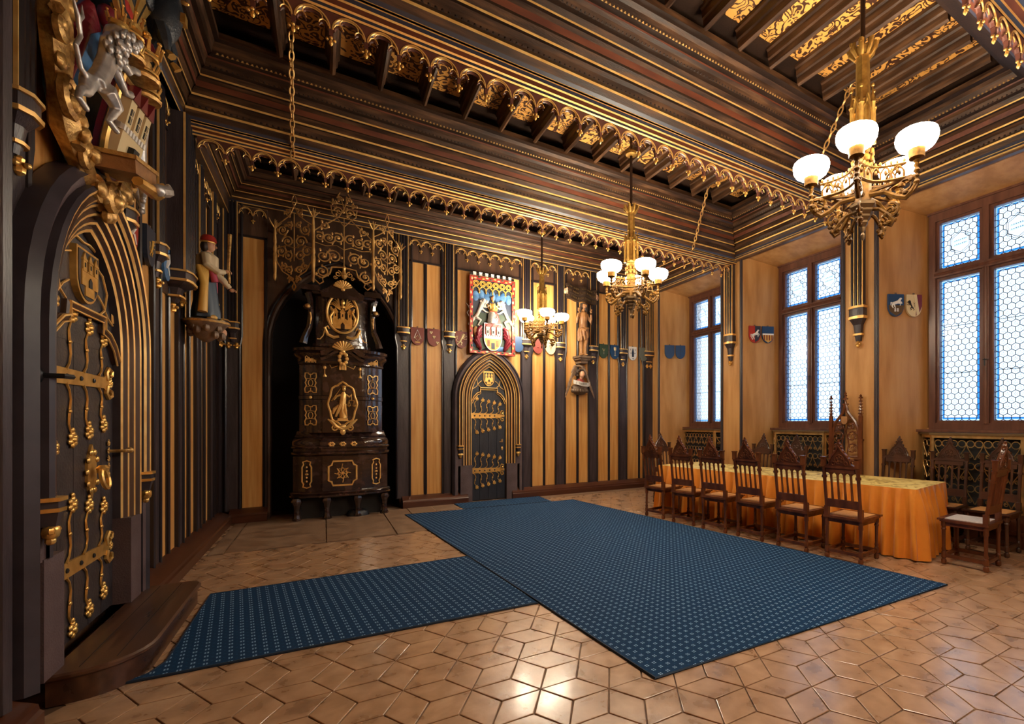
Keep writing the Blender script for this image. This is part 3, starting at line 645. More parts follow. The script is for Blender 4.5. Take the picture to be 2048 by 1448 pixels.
def door(name, loc, rz, label, a_, b_, zs, ap0, zi, zo, leaf_m, planks, straps, nscroll, zfloor=0):
    d = struct(name, loc, rz, label)
    tot = b_ - a_; ks = ap0
    def order(mb, prof, zb, n=10):                        # prof: (offset, y, mat of the face that follows)
        rows = []
        for o_, y_, m_ in prof: rows.append(([(x, y_, z) for x, z in arch(a_ + o_, zs, ap0 + o_ * 1.12, zb, n)], m_))
        for (r0, m0), (r1, _) in zip(rows[:-1], rows[1:]): mb.m(m0).loft([r0, r1])
    q = tot
    inner = MB('portal')
    order(inner, [(0, .03, 'portal_dark'), (0, -.02, 'gold_line'), (.05 * q, -.028, 'frame_brown'), (.10 * q, -.024, 'frame_brown'), (.13 * q, -.045, 'gold_line'), (.17 * q, -.05, 'frame_brown'), (.24 * q, -.040, 'frame_brown'), (.27 * q, -.065, 'gold_line'), (.31 * q, -.07, 'frame_brown'), (.38 * q, -.06, 'frame_brown'), (.42 * q, -.085, 'gold_line'), (.46 * q, -.09, 'portal_dark'), (.52 * q, -.085, 'portal_dark')], zi)
    inner.build('portal_moulding', d, smooth=25)
    outer = MB('portal')
    order(outer, [(.50 * q, -.06, 'portal_dark'), (.50 * q, -.10, 'gold_line'), (.545 * q, -.112, 'frame_brown'), (.60 * q, -.095, 'frame_brown'), (.65 * q, -.12, 'gold_line'), (.69 * q, -.125, 'portal_dark'), (.74 * q, -.11, 'portal_dark'), (.74 * q, .0, 'portal_dark')], zo)
    outer.build('hood_moulding', d, smooth=25)
    band = MB('portal')
    order(band, [(.72 * q, -.02, 'portal_dark'), (.72 * q, -.075, 'portal'), (.86 * q, -.08, 'portal_dark'), (.90 * q, -.10, 'portal_dark'), (1.0 * q, -.06, 'portal_dark'), (1.0 * q, .03, 'portal_dark')], zfloor)
    band.build('portal_arch', d, smooth=25)
    for s_ in (-1, 1):
        jb = MB('portal'); x0, x1 = sorted((s_ * a_, s_ * (a_ + .60 * q))); jb.box(x0, x1, -.075, .03, zfloor, zi)
        x0, x1 = sorted((s_ * (a_ + .50 * q), s_ * (a_ + .74 * q))); jb.box(x0, x1, -.07, .03, zi - .01, zo)
        jb.build('jamb', d, smooth=0)
        cx = s_ * (a_ + .62 * q); tb = MB('gold')
        w = .15 * q
        for m_, z0, r0, z1, r1 in (('gold', zo, w + .02, zo - .02, w + .02), ('portal_dark', zo - .02, w, zo - .055, w), ('gold', zo - .055, w + .015, zo - .075, w + .012), ('portal_dark', zo - .075, w, zo - .15, w * .45)):
            tb.m(m_); H_ = lambda r, z: [(cx - r, -.06, z), (cx - r * .6, -.11 - r * .5, z), (cx + r * .6, -.11 - r * .5, z), (cx + r, -.06, z)]
            tb.loft([H_(r0, z0), H_(r1, z1)], False, True)
        tb.m('gold').ell((cx, -.10, zo - .18), .036, .036, .042, 8, 6).ell((cx, -.10, zo - .225), .022, seg=7, rings=5).ell((cx + .03, -.11, zo - .17), .02, seg=6, rings=4).ell((cx - .03, -.11, zo - .17), .02, seg=6, rings=4)
        tb.build('terminal', d, smooth=40)
    # tympanum with shouldered lintel
    hs = zs - .02
    A = arch(a_ * .995, zs, ap0 - .005, None, 10)
    ty = MB(leaf_m); ty.prism([(-a_, hs)] + A + [(a_, hs)], .02, .04)
    ty.m('gold_line').tube([(x * .93, .012, z) for x, z in arch(a_, zs + .2, ap0 - .07, None, 8)], .008, 5)
    zl = zs + .16
    sh = [(-a_, .01, zs - .08), (-a_ * .86, .01, zs + .02), (-a_ * .66, .01, zs + .09), (-a_ * .5, .01, zs + .11), (-a_ * .5, .01, zl + .03), (a_ * .5, .01, zl + .03), (a_ * .5, .01, zs + .11), (a_ * .66, .01, zs + .09), (a_ * .86, .01, zs + .02), (a_, .01, zs - .08)]
    ty.m('frame_brown').tube(sh, .028, 6); ty.m('gold_line').tube([(x, y - .026, z + .012) for x, y, z in sh], .009, 5).tube([(x * .95, y - .02, z - .024) for x, y, z in sh], .006, 5)
    for s_ in (-1, 1):
        ty.tube([(s_ * a_ * .48, .008, zl + .06), (s_ * a_ * .62, .008, zl + .10), (s_ * a_ * .70, .008, zl + .22), (s_ * a_ * .55, .008, zl + .33), (s_ * a_ * .36, .008, zl + .36)], .007, 5)
        ty.tube([(s_ * a_ * .9, .008, zl + .02), (s_ * a_ * .72, .008, zl + .06), (s_ * a_ * .55, .008, zl + .14), (s_ * a_ * .40, .008, zl + .18)], .006, 5)
    ty.build('tympanum', d, smooth=30)
    shw = a_ * .62; shh = (ap0 - zl) * .62
    es = MB('gold'); PO = [(x, z + zl + .08 + shh) for x, z in shield_poly(shw, shh)]
    es.prism(PO, -.01, .03); es.m('leaf_blue').prism([(x * .88, (z - zl - .08 - shh / 2) * .9 + zl + .08 + shh / 2) for x, z in PO], -.014, .02)
    castle(es, 0, zl + .08 + shh * .30, shw * .72, shh * .62, -.014, 'gold', 'black')
    es.m('gold').box(-shw * .2, shw * .2, -.02, -.014, zl + .08 + shh * .12, zl + .08 + shh * .3)
    es.build('castle_shield', d, smooth=0)
    # leaf of planks
    lf = MB(leaf_m).box(-a_, a_, .04, .07, zfloor + .01, zs + .24).build('door_leaf', d, smooth=0)
    for k in range(planks):
        x0 = -a_ + 2 * a_ * k / planks; top = zs + .16 if .0 <= 1 else 0
        MB(leaf_m).box(x0 + .003, x0 + 2 * a_ / planks - .003, .022, .04, zfloor + .01, top).build('plank', lf, smooth=0)
    for z in straps:
        L = 2 * a_ * .95; h = .052
        g = MB('gold'); g.prism([(-a_ + .01, z - h), (a_ * .62, z - h * .72), (a_ * .7, z - h * 1.0), (a_ * .76, z - h * .5), (a_ * .84, z), (a_ * .76, z + h * .5), (a_ * .7, z + h * 1.0), (a_ * .62, z + h * .72), (-a_ + .01, z + h)], .010, .022)
        for k in range(nscroll): g.m('iron').ell((-a_ * .8 + k * 1.45 * a_ / nscroll, .008, z), .016, .01, .016, 7, 4); g.m('gold')
        for s_ in (-1, 1):
            g.tube([(a_ * .74, .012, z + s_ * .02), (a_ * .70, .012, z + s_ * .07), (a_ * .78, .012, z + s_ * .105), (a_ * .88, .012, z + s_ * .09), (a_ * .87, .012, z + s_ * .055), (a_ * .8, .012, z + s_ * .05)], .014, 6)
        rosette(g, a_ * .86, z, .034, .012)
        st = g.build('hinge_strap', d, smooth=40)
        for k in range(nscroll):
            f = k / max(1, nscroll - 1)
            for s_ in (-1, 1):
                x = -a_ * .82 + f * a_ * 1.35; hh = .27 - .09 * f; sc_ = a_ / .335 * .8 if nscroll < 5 else 1
                hh *= (1.35 if nscroll < 5 else 1)
                b = MB('gold'); zz = lambda u: z + s_ * (h * .8 + u * hh)
                b.tube([(x - .03, .014, zz(0)), (x + .012, .014, zz(.12)), (x + .03, .014, zz(.3)), (x + .012, .014, zz(.55)), (x + .004, .014, zz(.75)), (x + .035, .014, zz(.92))], [.008, .006, .006, .008, .006, .005], 5)
                b.ell((x + .014, .012, zz(.52)), .014, .01, .014, 6, 4)
                rosette(b, x + .05, zz(1.05), .038 if nscroll >= 5 else .056, .012)
                b.build('scroll', st, smooth=45)
    return d
d2 = door('door_2', (2.72, YB - .045, 0), BACK, 'small blue-black arched door with gilt hinges under the heraldic relief', .335, .70, 1.98, 2.58, .70, 1.08, 'leaf_blue', 4, (1.64, .58), 5)
lk = MB('gold_old'); lk.tube([(.27, .0, 1.13), (.27, -.03, 1.13), (.20, -.035, 1.13)], .008, 6).ell((.27, .012, 1.0), .02, .008, .04, 7, 5); rosette(lk, .27, 1.16, .022, .014); lk.build('lock', d2)
d1 = door('door_1', (XL + .055, 4.35, 0), LEFT, 'dark arched door with gilt hinges behind the wooden step', .53, .90, 2.02, 2.72, .80, 1.12, 'leaf_dark', 5, (1.78, .62), 4, .17)
MB('iron').tube([(-.80, -.06, 1.74), (-.80, -.16, 1.74), (-.74, -.17, 1.74)], .014, 6).ell((-.80, -.075, 1.74), .035, .02, .04, 8, 5).build('hook', d1)
kn = MB('gold')
kn.prism([(.13, 1.36), (.06, 1.24), (.06, 1.12), (.13, 1.0), (.20, 1.12), (.20, 1.24)], .008, .022)
for k in range(10):
    t = 2 * PI * k / 10; kn.ell((.13 + .085 * math.cos(t), .006, 1.18 + .13 * math.sin(t)), .022, .012, .022, 6, 4)
kn.lathe([(.028, 0), (.034, .02), (.02, .04)], 8, (.13, -.04, 1.18))
kn.tube([(.13 + .05 * math.cos(2 * PI * k / 14), -.05 + .012 * math.sin(2 * PI * k / 14), 1.13 + .065 * math.sin(2 * PI * k / 14)) for k in range(14)], .013, 6, True)
kn.build('knocker', d1, smooth=45)
hd = MB('gold_old'); hd.tube([(.42, .01, 1.30), (.42, -.07, 1.30), (.50, -.075, 1.30)], .012, 6).ell((.50, -.075, 1.30), .022, seg=8, rings=6)
for k in range(6): rosette(hd, .42, 1.08 + k * .055, .022, .012)
hd.build('handle', d1, smooth=45)

# wooden step before the left door
stp = thing('door_step', 'broad dark wooden step with rounded corner before the left door', 'step', (0, 0, 0))
def stepoutline(o_):
    P = [(-1.24, 3.70 - o_)]
    P += [(-1.14 + (.25 + o_) * math.sin(t), 4.0 - (.30 + o_) * math.cos(t)) for t in [PI / 2 * k / 7 for k in range(8)]]
    P += [(-.98 + .09 * math.cos(t) + o_ * math.cos(t), 5.18 + .09 * math.sin(t) + o_ * math.sin(t)) for t in [PI / 2 * k / 5 for k in range(6)]]
    P += [(-1.24, 5.27 + o_)]
    return P
mb = MB('step_wood'); mb.plan(stepoutline(0), 0, .135); mb.build('riser', stp, smooth=30)
mb = MB('step_wood'); mb.loft([[(x, y, z) for x, y in stepoutline(o_)] for o_, z in ((.012, .135), (.022, .145), (.022, .16), (.010, .17))], True, True); tr = mb.build('tread', stp, smooth=30)
for x, y0 in ((-1.13, 3.74), (-1.0, 3.80)): MB('black').box(x - .0025, x + .0025, y0, 5.24, .168, .1706).build('plank_joint', tr, smooth=0)

# ================================================================ CARPETS
def carpet_mat():
    m = bpy.data.materials.new('carpet'); m.use_nodes = True; nt = m.node_tree; N = nt.nodes; L = nt.links; b = N['Principled BSDF']
    g = N.new('ShaderNodeNewGeometry'); mp = N.new('ShaderNodeMapping'); mp.inputs['Rotation'].default_value = (0, 0, math.radians(-7)); L.new(g.outputs['Position'], mp.inputs[0])
    sx = N.new('ShaderNodeSeparateXYZ'); L.new(mp.outputs[0], sx.inputs[0])
    def mth(op, a_, b_=None, c_=None):
        n = N.new('ShaderNodeMath'); n.operation = op
        for i, v in enumerate((a_, b_, c_)):
            if v is None: continue
            if isinstance(v, (int, float)): n.inputs[i].default_value = v
            else: L.new(v, n.inputs[i])
        return n.outputs[0]
    P = .060
    def motif(ox, oy, s_):
        u = mth('SUBTRACT', mth('FRACT', mth('MULTIPLY_ADD', sx.outputs[0], 1 / P, ox)), .5); v = mth('SUBTRACT', mth('FRACT', mth('MULTIPLY_ADD', sx.outputs[1], 1 / P, oy)), .5)
        au = mth('ABSOLUTE', u); av = mth('ABSOLUTE', v)
        d1_ = mth('SUBTRACT', au, .115 * s_); d2_ = mth('SUBTRACT', av, .115 * s_)
        return mth('LESS_THAN', mth('MAXIMUM', mth('ABSOLUTE', d1_), mth('ABSOLUTE', d2_)), .07 * s_)
    big = motif(0, 0, 1.0); small = motif(.5, .5, .42)
    mx = N.new('ShaderNodeMixRGB'); mx.inputs[1].default_value = (.0010, .028, .085, 1); mx.inputs[2].default_value = (.005, .07, .19, 1); L.new(small, mx.inputs[0])
    m2 = N.new('ShaderNodeMixRGB'); m2.inputs[2].default_value = (.27, .44, .66, 1); L.new(big, m2.inputs[0]); L.new(mx.outputs[0], m2.inputs[1])
    L.new(m2.outputs[0], b.inputs['Base Color']); b.inputs['Roughness'].default_value = .85; b.inputs['Specular IOR Level'].default_value = .2
    no = N.new('ShaderNodeTexNoise'); no.inputs['Scale'].default_value = 260; bp = N.new('ShaderNodeBump'); bp.inputs['Strength'].default_value = .5; bp.inputs['Distance'].default_value = .004
    L.new(g.outputs['Position'], no.inputs['Vector']); L.new(no.outputs[0], bp.inputs['Height']); L.new(bp.outputs[0], b.inputs['Normal'])
    MATS['carpet'] = m
carpet_mat(); mat('carpet_edge', (.004, .016, .042), .8)
def carpet(poly, label, z1):
    t = thing('carpet', label, 'carpet', (0, 0, 0), 0, 'blue patterned carpets')
    cx = sum(p[0] for p in poly) / len(poly); cy = sum(p[1] for p in poly) / len(poly)
    MB('carpet').plan(poly, .003, z1).build('pile', t, smooth=0)
    MB('carpet_edge').tube([(x, y, z1 * .6) for x, y in poly], .009, 6, True).build('bound_edge', t)
    return t
carpet([(1.64, 2.215), (4.86, 2.058), (4.10, 8.23), (1.117, 8.33)], 'large blue patterned carpet running down the middle of the hall', .012)
carpet([(-1.0, 3.80), (1.500, 3.665), (1.355, 5.36), (-.835, 5.36), (-.835, 4.0), (-.885, 3.86)], 'narrower blue patterned carpet leading from the left door step', .012)
carpet([(2.06, 8.345), (3.67, 8.29), (3.70, 8.97), (2.03, 8.97)], 'small blue patterned mat before the far arched door', .010)
# ================================================================ TABLE
TA_ = math.atan2(-.58, 3.97)                                 # table axis leans to -x with depth
def tbl(u, v): return (5.50 + u * math.cos(-TA_) * 1 + 0, 2.62)
ct, st = math.cos(-TA_), math.sin(-TA_)
TW_, TL = 1.05, 3.95
table = thing('banquet_table', 'long table covered to the floor by an orange cloth', 'table', (5.47, 2.62, 0), -TA_, 'table and its cloth')
# local frame: x across (to the windows), y along (to the far wall)
mb = MB('chair_wood').box(.02, TW_ - .02, .02, TL - .02, .735, .765); mb.build('tabletop', table, smooth=0)
for x in (.1, TW_ - .1):
    for y in (.1, TL - .1): MB('chair_wood').lathe([(.03, 0), (.035, .05), (.03, .3), (.045, .6), (.045, .735)], 8, (x, y, 0)).build('leg', table)
cl = thing('tablecloth', 'orange velvet cloth with faded gold top hanging in folds over the table', 'tablecloth', (5.47, 2.62, 0), -TA_)
mb = MB('cloth_top')
n = 10
mb.add([(0, 0, .772), (TW_, 0, .772), (TW_, TL, .772), (0, TL, .772)], [(0, 1, 2, 3)]); mb.box(0, TW_, 0, TL, .768, .7715)
mb.build('cloth_top', cl, smooth=0)
def skirt():
    per = [((0, 0), (TW_, 0)), ((TW_, 0), (TW_, TL)), ((TW_, TL), (0, TL)), ((0, TL), (0, 0))]
    nrm = [(0, -1), (1, 0), (0, 1), (-1, 0)]
    pts = []
    for (p, q), (nx, ny) in zip(per, nrm):
        L = math.hypot(q[0] - p[0], q[1] - p[1]); k = int(L / .014)
        for i in range(k): pts.append((p[0] + (q[0] - p[0]) * i / k, p[1] + (q[1] - p[1]) * i / k, nx, ny, min(i, k - i) / k * L))
    s_ = 0; rows = []; ph = [R.uniform(0, 6) for _ in range(6)]; N_ = len(pts)
    Z = [.772, .755, .68, .5, .3, .14, .03, .014]
    for z in Z:
        f = (.772 - z) / .76; row = []
        for i, (x, y, nx, ny, dc) in enumerate(pts):
            t = i * .014
            w = math.sin(t * 40 + 2.2 * math.sin(t * 3.1 + ph[0]) + ph[1]); w = math.copysign(abs(w) ** .6, w); w2 = math.sin(t * 47 + 2 * math.sin(t * 2.3 + ph[2])); w3 = math.sin(t * 11 + ph[3])
            amp = (.056 * w + .016 * w2 + .016 * w3) * min(1, f * 2.2) ** .7
            out = .004 + (.062 if nx < .5 else .02) * f + amp * (1 if nx < .5 else .3)
            out = max(out, .004)
            # flare at the corners
            cfl = math.exp(-(dc / .10) ** 2); fx = fy = 0
            jx, jy = (1 if x > TW_ / 2 else -1), (1 if y > TL / 2 else -1)
            px, py = x + nx * out, y + ny * out
            if dc < .35: px += jx * cfl * .055 * f * (0 if nx else 1); py += jy * cfl * .055 * f * (0 if ny else 1)
            row.append((px, py, z + (.006 * w if z < .02 else 0)))
        rows.append(row)
    return rows
mb = MB('cloth').loft(skirt(), True); mb.build('skirt', cl, smooth=70)

# ================================================================ CHAIRS  (origin on the floor under the seat centre; back at -y, faces +y)
CW, CDp = .37, .37
def chair_meshes(w):
    M = {}
    hw, hd = CW / 2, CDp / 2
    turned = [(.016, 0), (.026, .012), (.028, .04), (.018, .06), (.024, .075), (.021, .10), (.021, .13)]
    fl = MB(w); fl.lathe([(.016, 0), (.027, .012), (.027, .045), (.016, .06), (.024, .07), (.024, .125), (.017, .135), (.022, .16), (.017, .18), (.019, .36), (.026, .375), (.018, .39), (.026, .41), (.026, .462)], 8)
    M['leg'] = fl
    rl = MB(w); rl.lathe([(.016, 0), (.027, .012), (.027, .045), (.016, .06), (.024, .07), (.024, .125), (.017, .135), (.022, .16), (.017, .18), (.019, .36), (.026, .375), (.024, .42), (.024, .52)], 8)
    # raked back post
    def post(z0, z1, r, seg=6):
        P = lambda z: (0, -.14 * max(0, (z - .52)) , z)
        rl.tube([P(z0 + (z1 - z0) * k / 4) for k in range(5)], r, seg)
    rl.cbox((0, -.001, .53), (.046, .046, .10)); post(.56, .90, [.020, .018, .018, .018, .020], 8)
    post(.90, .925, .030, 8); post(.925, 1.0, .021, 8); post(1.0, 1.02, .028, 8)
    rl.box(-.022, .022, -.10, -.055, 1.02, 1.125); rl.box(-.027, .027, -.105, -.05, 1.115, 1.13)
    M['post'] = rl
    st = MB(w); st.cbox((0, 0, .468), (CW + .06, CDp + .06, .028)).cbox((0, 0, .435), (CW + .02, CDp + .02, .05)); st.box(-hw - .045, hw + .045, hd - .0, hd + .05, .470, .488); M['seat_frame'] = st
    se = MB('cane'); se.cbox((0, 0.01, .484), (CW - .02, CDp - .03, .010)); M['seat'] = se
    sr = MB(w); sr.cbox((0, hd, .095), (CW, .026, .035)).cbox((0, -hd, .095), (CW, .026, .035)).cbox((-hw, 0, .095), (.026, CDp, .035)).cbox((hw, 0, .095), (.026, CDp, .035)); M['stretcher'] = sr
    yb = lambda z: -hd - .14 * max(0, z - .52)
    lr = MB(w); z0, z1 = .575, .665; lr.add([(-hw, yb(z0) - .012, z0), (hw, yb(z0) - .012, z0), (hw, yb(z1) - .012, z1), (-hw, yb(z1) - .012, z1), (-hw, yb(z0) + .014, z0), (hw, yb(z0) + .014, z0), (hw, yb(z1) + .014, z1), (-hw, yb(z1) + .014, z1)],
                            [(0, 1, 2, 3), (7, 6, 5, 4), (0, 4, 5, 1), (3, 2, 6, 7), (1, 5, 6, 2), (0, 3, 7, 4)]); M['lower_rail'] = lr
    sp = MB(w); sp.tube([(0, yb(.66), .66), (0, yb(.8), .80), (0, yb(.96), .96)], [.014, .011, .014], 6).tube([(0, yb(.93) - .002, .93), (.02, yb(.955), .955), (.045, yb(.965), .968)], .008, 5).tube([(0, yb(.93) - .002, .93), (-.02, yb(.955), .955), (-.045, yb(.965), .968)], .008, 5); M['spindle'] = sp
    cr = MB(w); ang = math.atan(.14)
    Mx = Matrix.Translation((0, yb(.96), .96)) @ Matrix.Rotation(ang, 4, 'X')
    cr.M = Mx
    g = [(-.155, 0), (-.155, .055), (-.168, .06), (-.168, .075), (-.12, .10), (-.098, .14), (-.105, .165), (-.085, .185), (-.065, .215), (-.042, .245), (-.028, .275), (-.034, .285), (-.022, .295), (-.022, .31), (-.012, .33), (0, .345)]
    cr.prism(g + [(-x, z) for x, z in g[-2::-1]], -.014, .016)
    cr.box(-.17, .17, -.02, .022, .052, .075)
    ogee = [(-.12, .085), (-.105, .14), (-.075, .19), (-.035, .235), (-.012, .275), (0, .30)]
    for yy in (-.016, .018):
        cr.tube([(x, yy, z) for x, z in ogee] + [(-x, yy, z) for x, z in ogee[-2::-1]], .009, 5)
        for k in range(5):
            t = 2 * PI * k / 5 + PI / 2; cr.ell((.026 * math.cos(t), yy, .15 + .026 * math.sin(t)), .016, .008, .016, 6, 4)
        cr.tube([(.05 * math.cos(2 * PI * k / 12), yy, .15 + .05 * math.sin(2 * PI * k / 12)) for k in range(12)], .006, 5, True)
        for s_ in (-1, 1): cr.tube([(s_ * .07 + .02 * math.cos(2 * PI * k / 8), yy, .108 + .02 * math.sin(2 * PI * k / 8)) for k in range(8)], .006, 5, True)
    for z, x in ((.13, .112), (.185, .085), (.235, .052), (.28, .034)):
        for s_ in (-1, 1): cr.ell((s_ * x, 0, z), .016, .014, .014, 6, 4)
    cr.ell((0, 0, .345), .016, .012, .02, 6, 4).ell((.02, 0, .315), .014, .012, .012, 6, 4).ell((-.02, 0, .315), .014, .012, .012, 6, 4)
    M['crest'] = cr
    return {k: (lambda o: (o.data, bpy.data.objects.remove(o))[0])(v.build(k, smooth=35)) for k, v in M.items()}
CM = {w: chair_meshes(w) for w in ('chair_wood', 'chair_dark')}
def chair(x, y, ang, label, w='chair_wood', group='gothic chairs around the table', pale=False):
    t = thing('dining_chair', label, 'chair', (x, y, 0), ang, group); M = CM[w]; hw, hd = CW / 2, CDp / 2
    for s_ in (-1, 1):
        inst('leg', M['leg'], t, (s_ * hw, hd, 0)); inst('back_post', M['post'], t, (s_ * hw, -hd, 0))
    inst('seat_frame', M['seat_frame'], t); se = inst('seat', M['seat'], t)
    if pale: se.data = M['seat'].copy(); se.data.materials[0] = MATS['cane_pale']
    inst('stretcher', M['stretcher'], t); inst('lower_rail', M['lower_rail'], t)
    b = inst('crest', M['crest'], t)
    for k in range(4): inst('spindle', M['spindle'], t, (-.108 + .072 * k, 0, 0))
    return t
ORD = ['first', 'second', 'third', 'fourth', 'fifth', 'sixth']
NR = [(4.43, 6.03, -81), (4.495, 5.405, -77), (4.565, 4.83, -79), (4.65, 4.26, -84), (4.675, 3.63, -85), (4.758, 3.03, -84)]
for i, (x, y, an) in enumerate(NR):
    a_ = math.radians(an); fx, fy = -math.sin(a_), math.cos(a_)
    chair(x + fx * CDp / 2 + .022, y + fy * CDp / 2, a_, '%s carved chair from the far wall in the carpet-side row' % ORD[i])
chair(5.79, 2.23, math.radians(4), 'carved chair with pale seat at the near end of the table', pale=True)
FR_ = [(6.32, 5.66, 98, 'dark carved chair behind the table next to the corner of the middle window grille'), (6.41, 5.04, 98, 'dark carved chair behind the table just left of the throne'),
       (6.50, 3.44, 96, 'dark carved chair behind the table before the ochre wall right of the throne'), (6.56, 2.83, 97, 'dark carved chair behind the table before the right scroll grille'),
       (6.60, 2.32, 92, 'dark carved chair half hidden behind the near end chair')]
for x, y, an, lb in FR_: chair(x, y, math.radians(an), lb, 'chair_dark')
chair(5.45, 6.98, math.radians(172), 'dark carved chair at the far end of the table', 'chair_dark')

# ---------------------------------------------------------------- throne
th = thing('throne_chair', 'tall gothic throne with pierced tracery back and pinnacles behind the table', 'chair', (6.44, 4.13, 0), math.radians(97))
W2, D2 = .44, .32
for s_ in (-1, 1):
    MB('chair_wood').lathe([(.03, 0), (.035, .06), (.026, .1), (.026, .38), (.034, .40), (.034, .46)], 8, (s_ * W2 / 2, D2 / 2, 0)).build('leg', th)
    p = MB('chair_wood'); p.cbox((s_ * W2 / 2, -D2 / 2, .62), (.055, .055, 1.24)).cbox((s_ * W2 / 2, -D2 / 2, 1.25), (.07, .07, .03)).cbox((s_ * W2 / 2, -D2 / 2, 1.42), (.046, .046, .34))
    pn = MB('chair_wood'); x = s_ * W2 / 2; y = -D2 / 2
    pn.lathe([(.034, 1.58), (.034, 1.60), (.022, 1.61), (.008, 1.86)], 4, (x, y, 0), ph=PI / 4)
    for k in range(5):
        z = 1.64 + k * .045
        for t in range(4): pn.ell((x + (.028 - k * .003) * math.cos(t * PI / 2), y + (.028 - k * .003) * math.sin(t * PI / 2), z), .013, .013, .011, 6, 4)
    pn.lathe([(.03, 1.86), (.032, 1.88), (.012, 1.885), (.02, 1.90), (.004, 1.92)], 6, (x, y, 0))
    po = p.build('back_post', th, smooth=30); pn.build('pinnacle', po, smooth=40)
MB('chair_wood').cbox((0, 0, .455), (W2 + .06, D2 + .06, .05)).build('seat_frame', th, smooth=0)
MB('cane').cbox((0, 0, .487), (W2 - .02, D2 - .02, .014)).build('seat', th, smooth=0)
MB('chair_wood').cbox((0, D2 / 2, .1), (W2, .03, .04)).cbox((0, -D2 / 2, .1), (W2, .03, .04)).cbox((W2 / 2, 0, .1), (.03, D2, .04)).cbox((-W2 / 2, 0, .1), (.03, D2, .04)).build('stretcher', th, smooth=0)
MB('chair_wood').cbox((0, -D2 / 2, .62), (W2 - .05, .03, .20)).build('lower_rail', th, smooth=0)
y = -D2 / 2; hw = W2 / 2 - .025
bk = MB('chair_wood')
og = [(-hw, .75), (-hw, 1.30), (-hw * .92, 1.42), (-hw * .72, 1.52), (-hw * .4, 1.60), (-hw * .18, 1.66), (-hw * .07, 1.74), (0, 1.84)]
bk.tube([(x, y, z) for x, z in og] + [(-x, y, z) for x, z in og[-2::-1]], .022, 6)
bk.tube([(-hw, y, 1.0), (hw, y, 1.0)], .016, 6).tube([(-hw, y, .75), (hw, y, .75)], .018, 6)
for s_ in (-1, 1):
    for cx, cz, r0 in ((.10, 1.12, .085), (.10, 1.30, .085), (.08, 1.45, .06), (.10, .87, .085)):
        bk.tube(spiral(s_ * cx, cz, r0, .012, PI / 2 * (1 - s_), s_ * 1.6, 20, y), [.013 - .0004 * k for k in range(21)], 5)
        for k in range(4):
            t = 2 * PI * k / 4 + .6; bk.ell((s_ * cx + r0 * .62 * math.cos(t), y, cz + r0 * .62 * math.sin(t)), .019, .014, .015, 6, 4)
    bk.tube([(s_ * .02, y, 1.02), (s_ * .05, y, 1.2), (s_ * .01, y, 1.38), (s_ * .06, y, 1.55)], .010, 5)
for z in (1.78, 1.86): bk.cbox((0, y, z), (.085 if z < 1.8 else .06, .04, .018))
bk.lathe([(.014, 1.84), (.014, 1.90), (.03, 1.91), (.012, 1.925), (.022, 1.94), (.004, 1.965)], 6, (0, y, 0))
bk.build('tracery_back', th, smooth=40)
es = MB('carved'); es.prism([(x, z + 1.60) for x, z in shield_poly(.09, .12)], y - .03, y + .045); es.build('shield_boss', th, smooth=0)

# ================================================================ RADIATOR COVERS with scroll grilles
SG = None
def scroll_unit(w, h):                                       # heart-shaped pair of C scrolls, centred on x=0, from z=0 to h
    mb = MB('brass')
    for s_ in (-1, 1):
        r = w * .23
        mb.tube([(s_ * .004, 0, 0.02)] + [(s_ * w * .12, 0, h * .22), (s_ * w * .36, 0, h * .48), (s_ * w * .46, 0, h * .66)] + [(s_ * (w * .24) + s_ * r * math.cos(t), 0, h * .72 + r * math.sin(t)) for t in [2 * PI * 1.6 * k / 16 for k in range(17)]], .0066, 5)
        rr = w * .13
        mb.tube([(s_ * (w * .26) - s_ * 0 + s_ * rr * (1 - k / 14 * .7) * math.cos(-2 * PI * 1.3 * k / 14 + PI / 2), 0, h * .20 + rr * (1 - k / 14 * .7) * math.sin(-2 * PI * 1.3 * k / 14 + PI / 2)) for k in range(15)], .0056, 5)
    o = mb.build('grille_scroll', smooth=40); me = o.data; bpy.data.objects.remove(o); return me
SU = scroll_unit(.19, .30)
LBR = ['brass scroll radiator cover under the window nearest the far wall', 'brass scroll radiator cover under the middle window behind the throne', 'brass scroll radiator cover under the right-hand window']
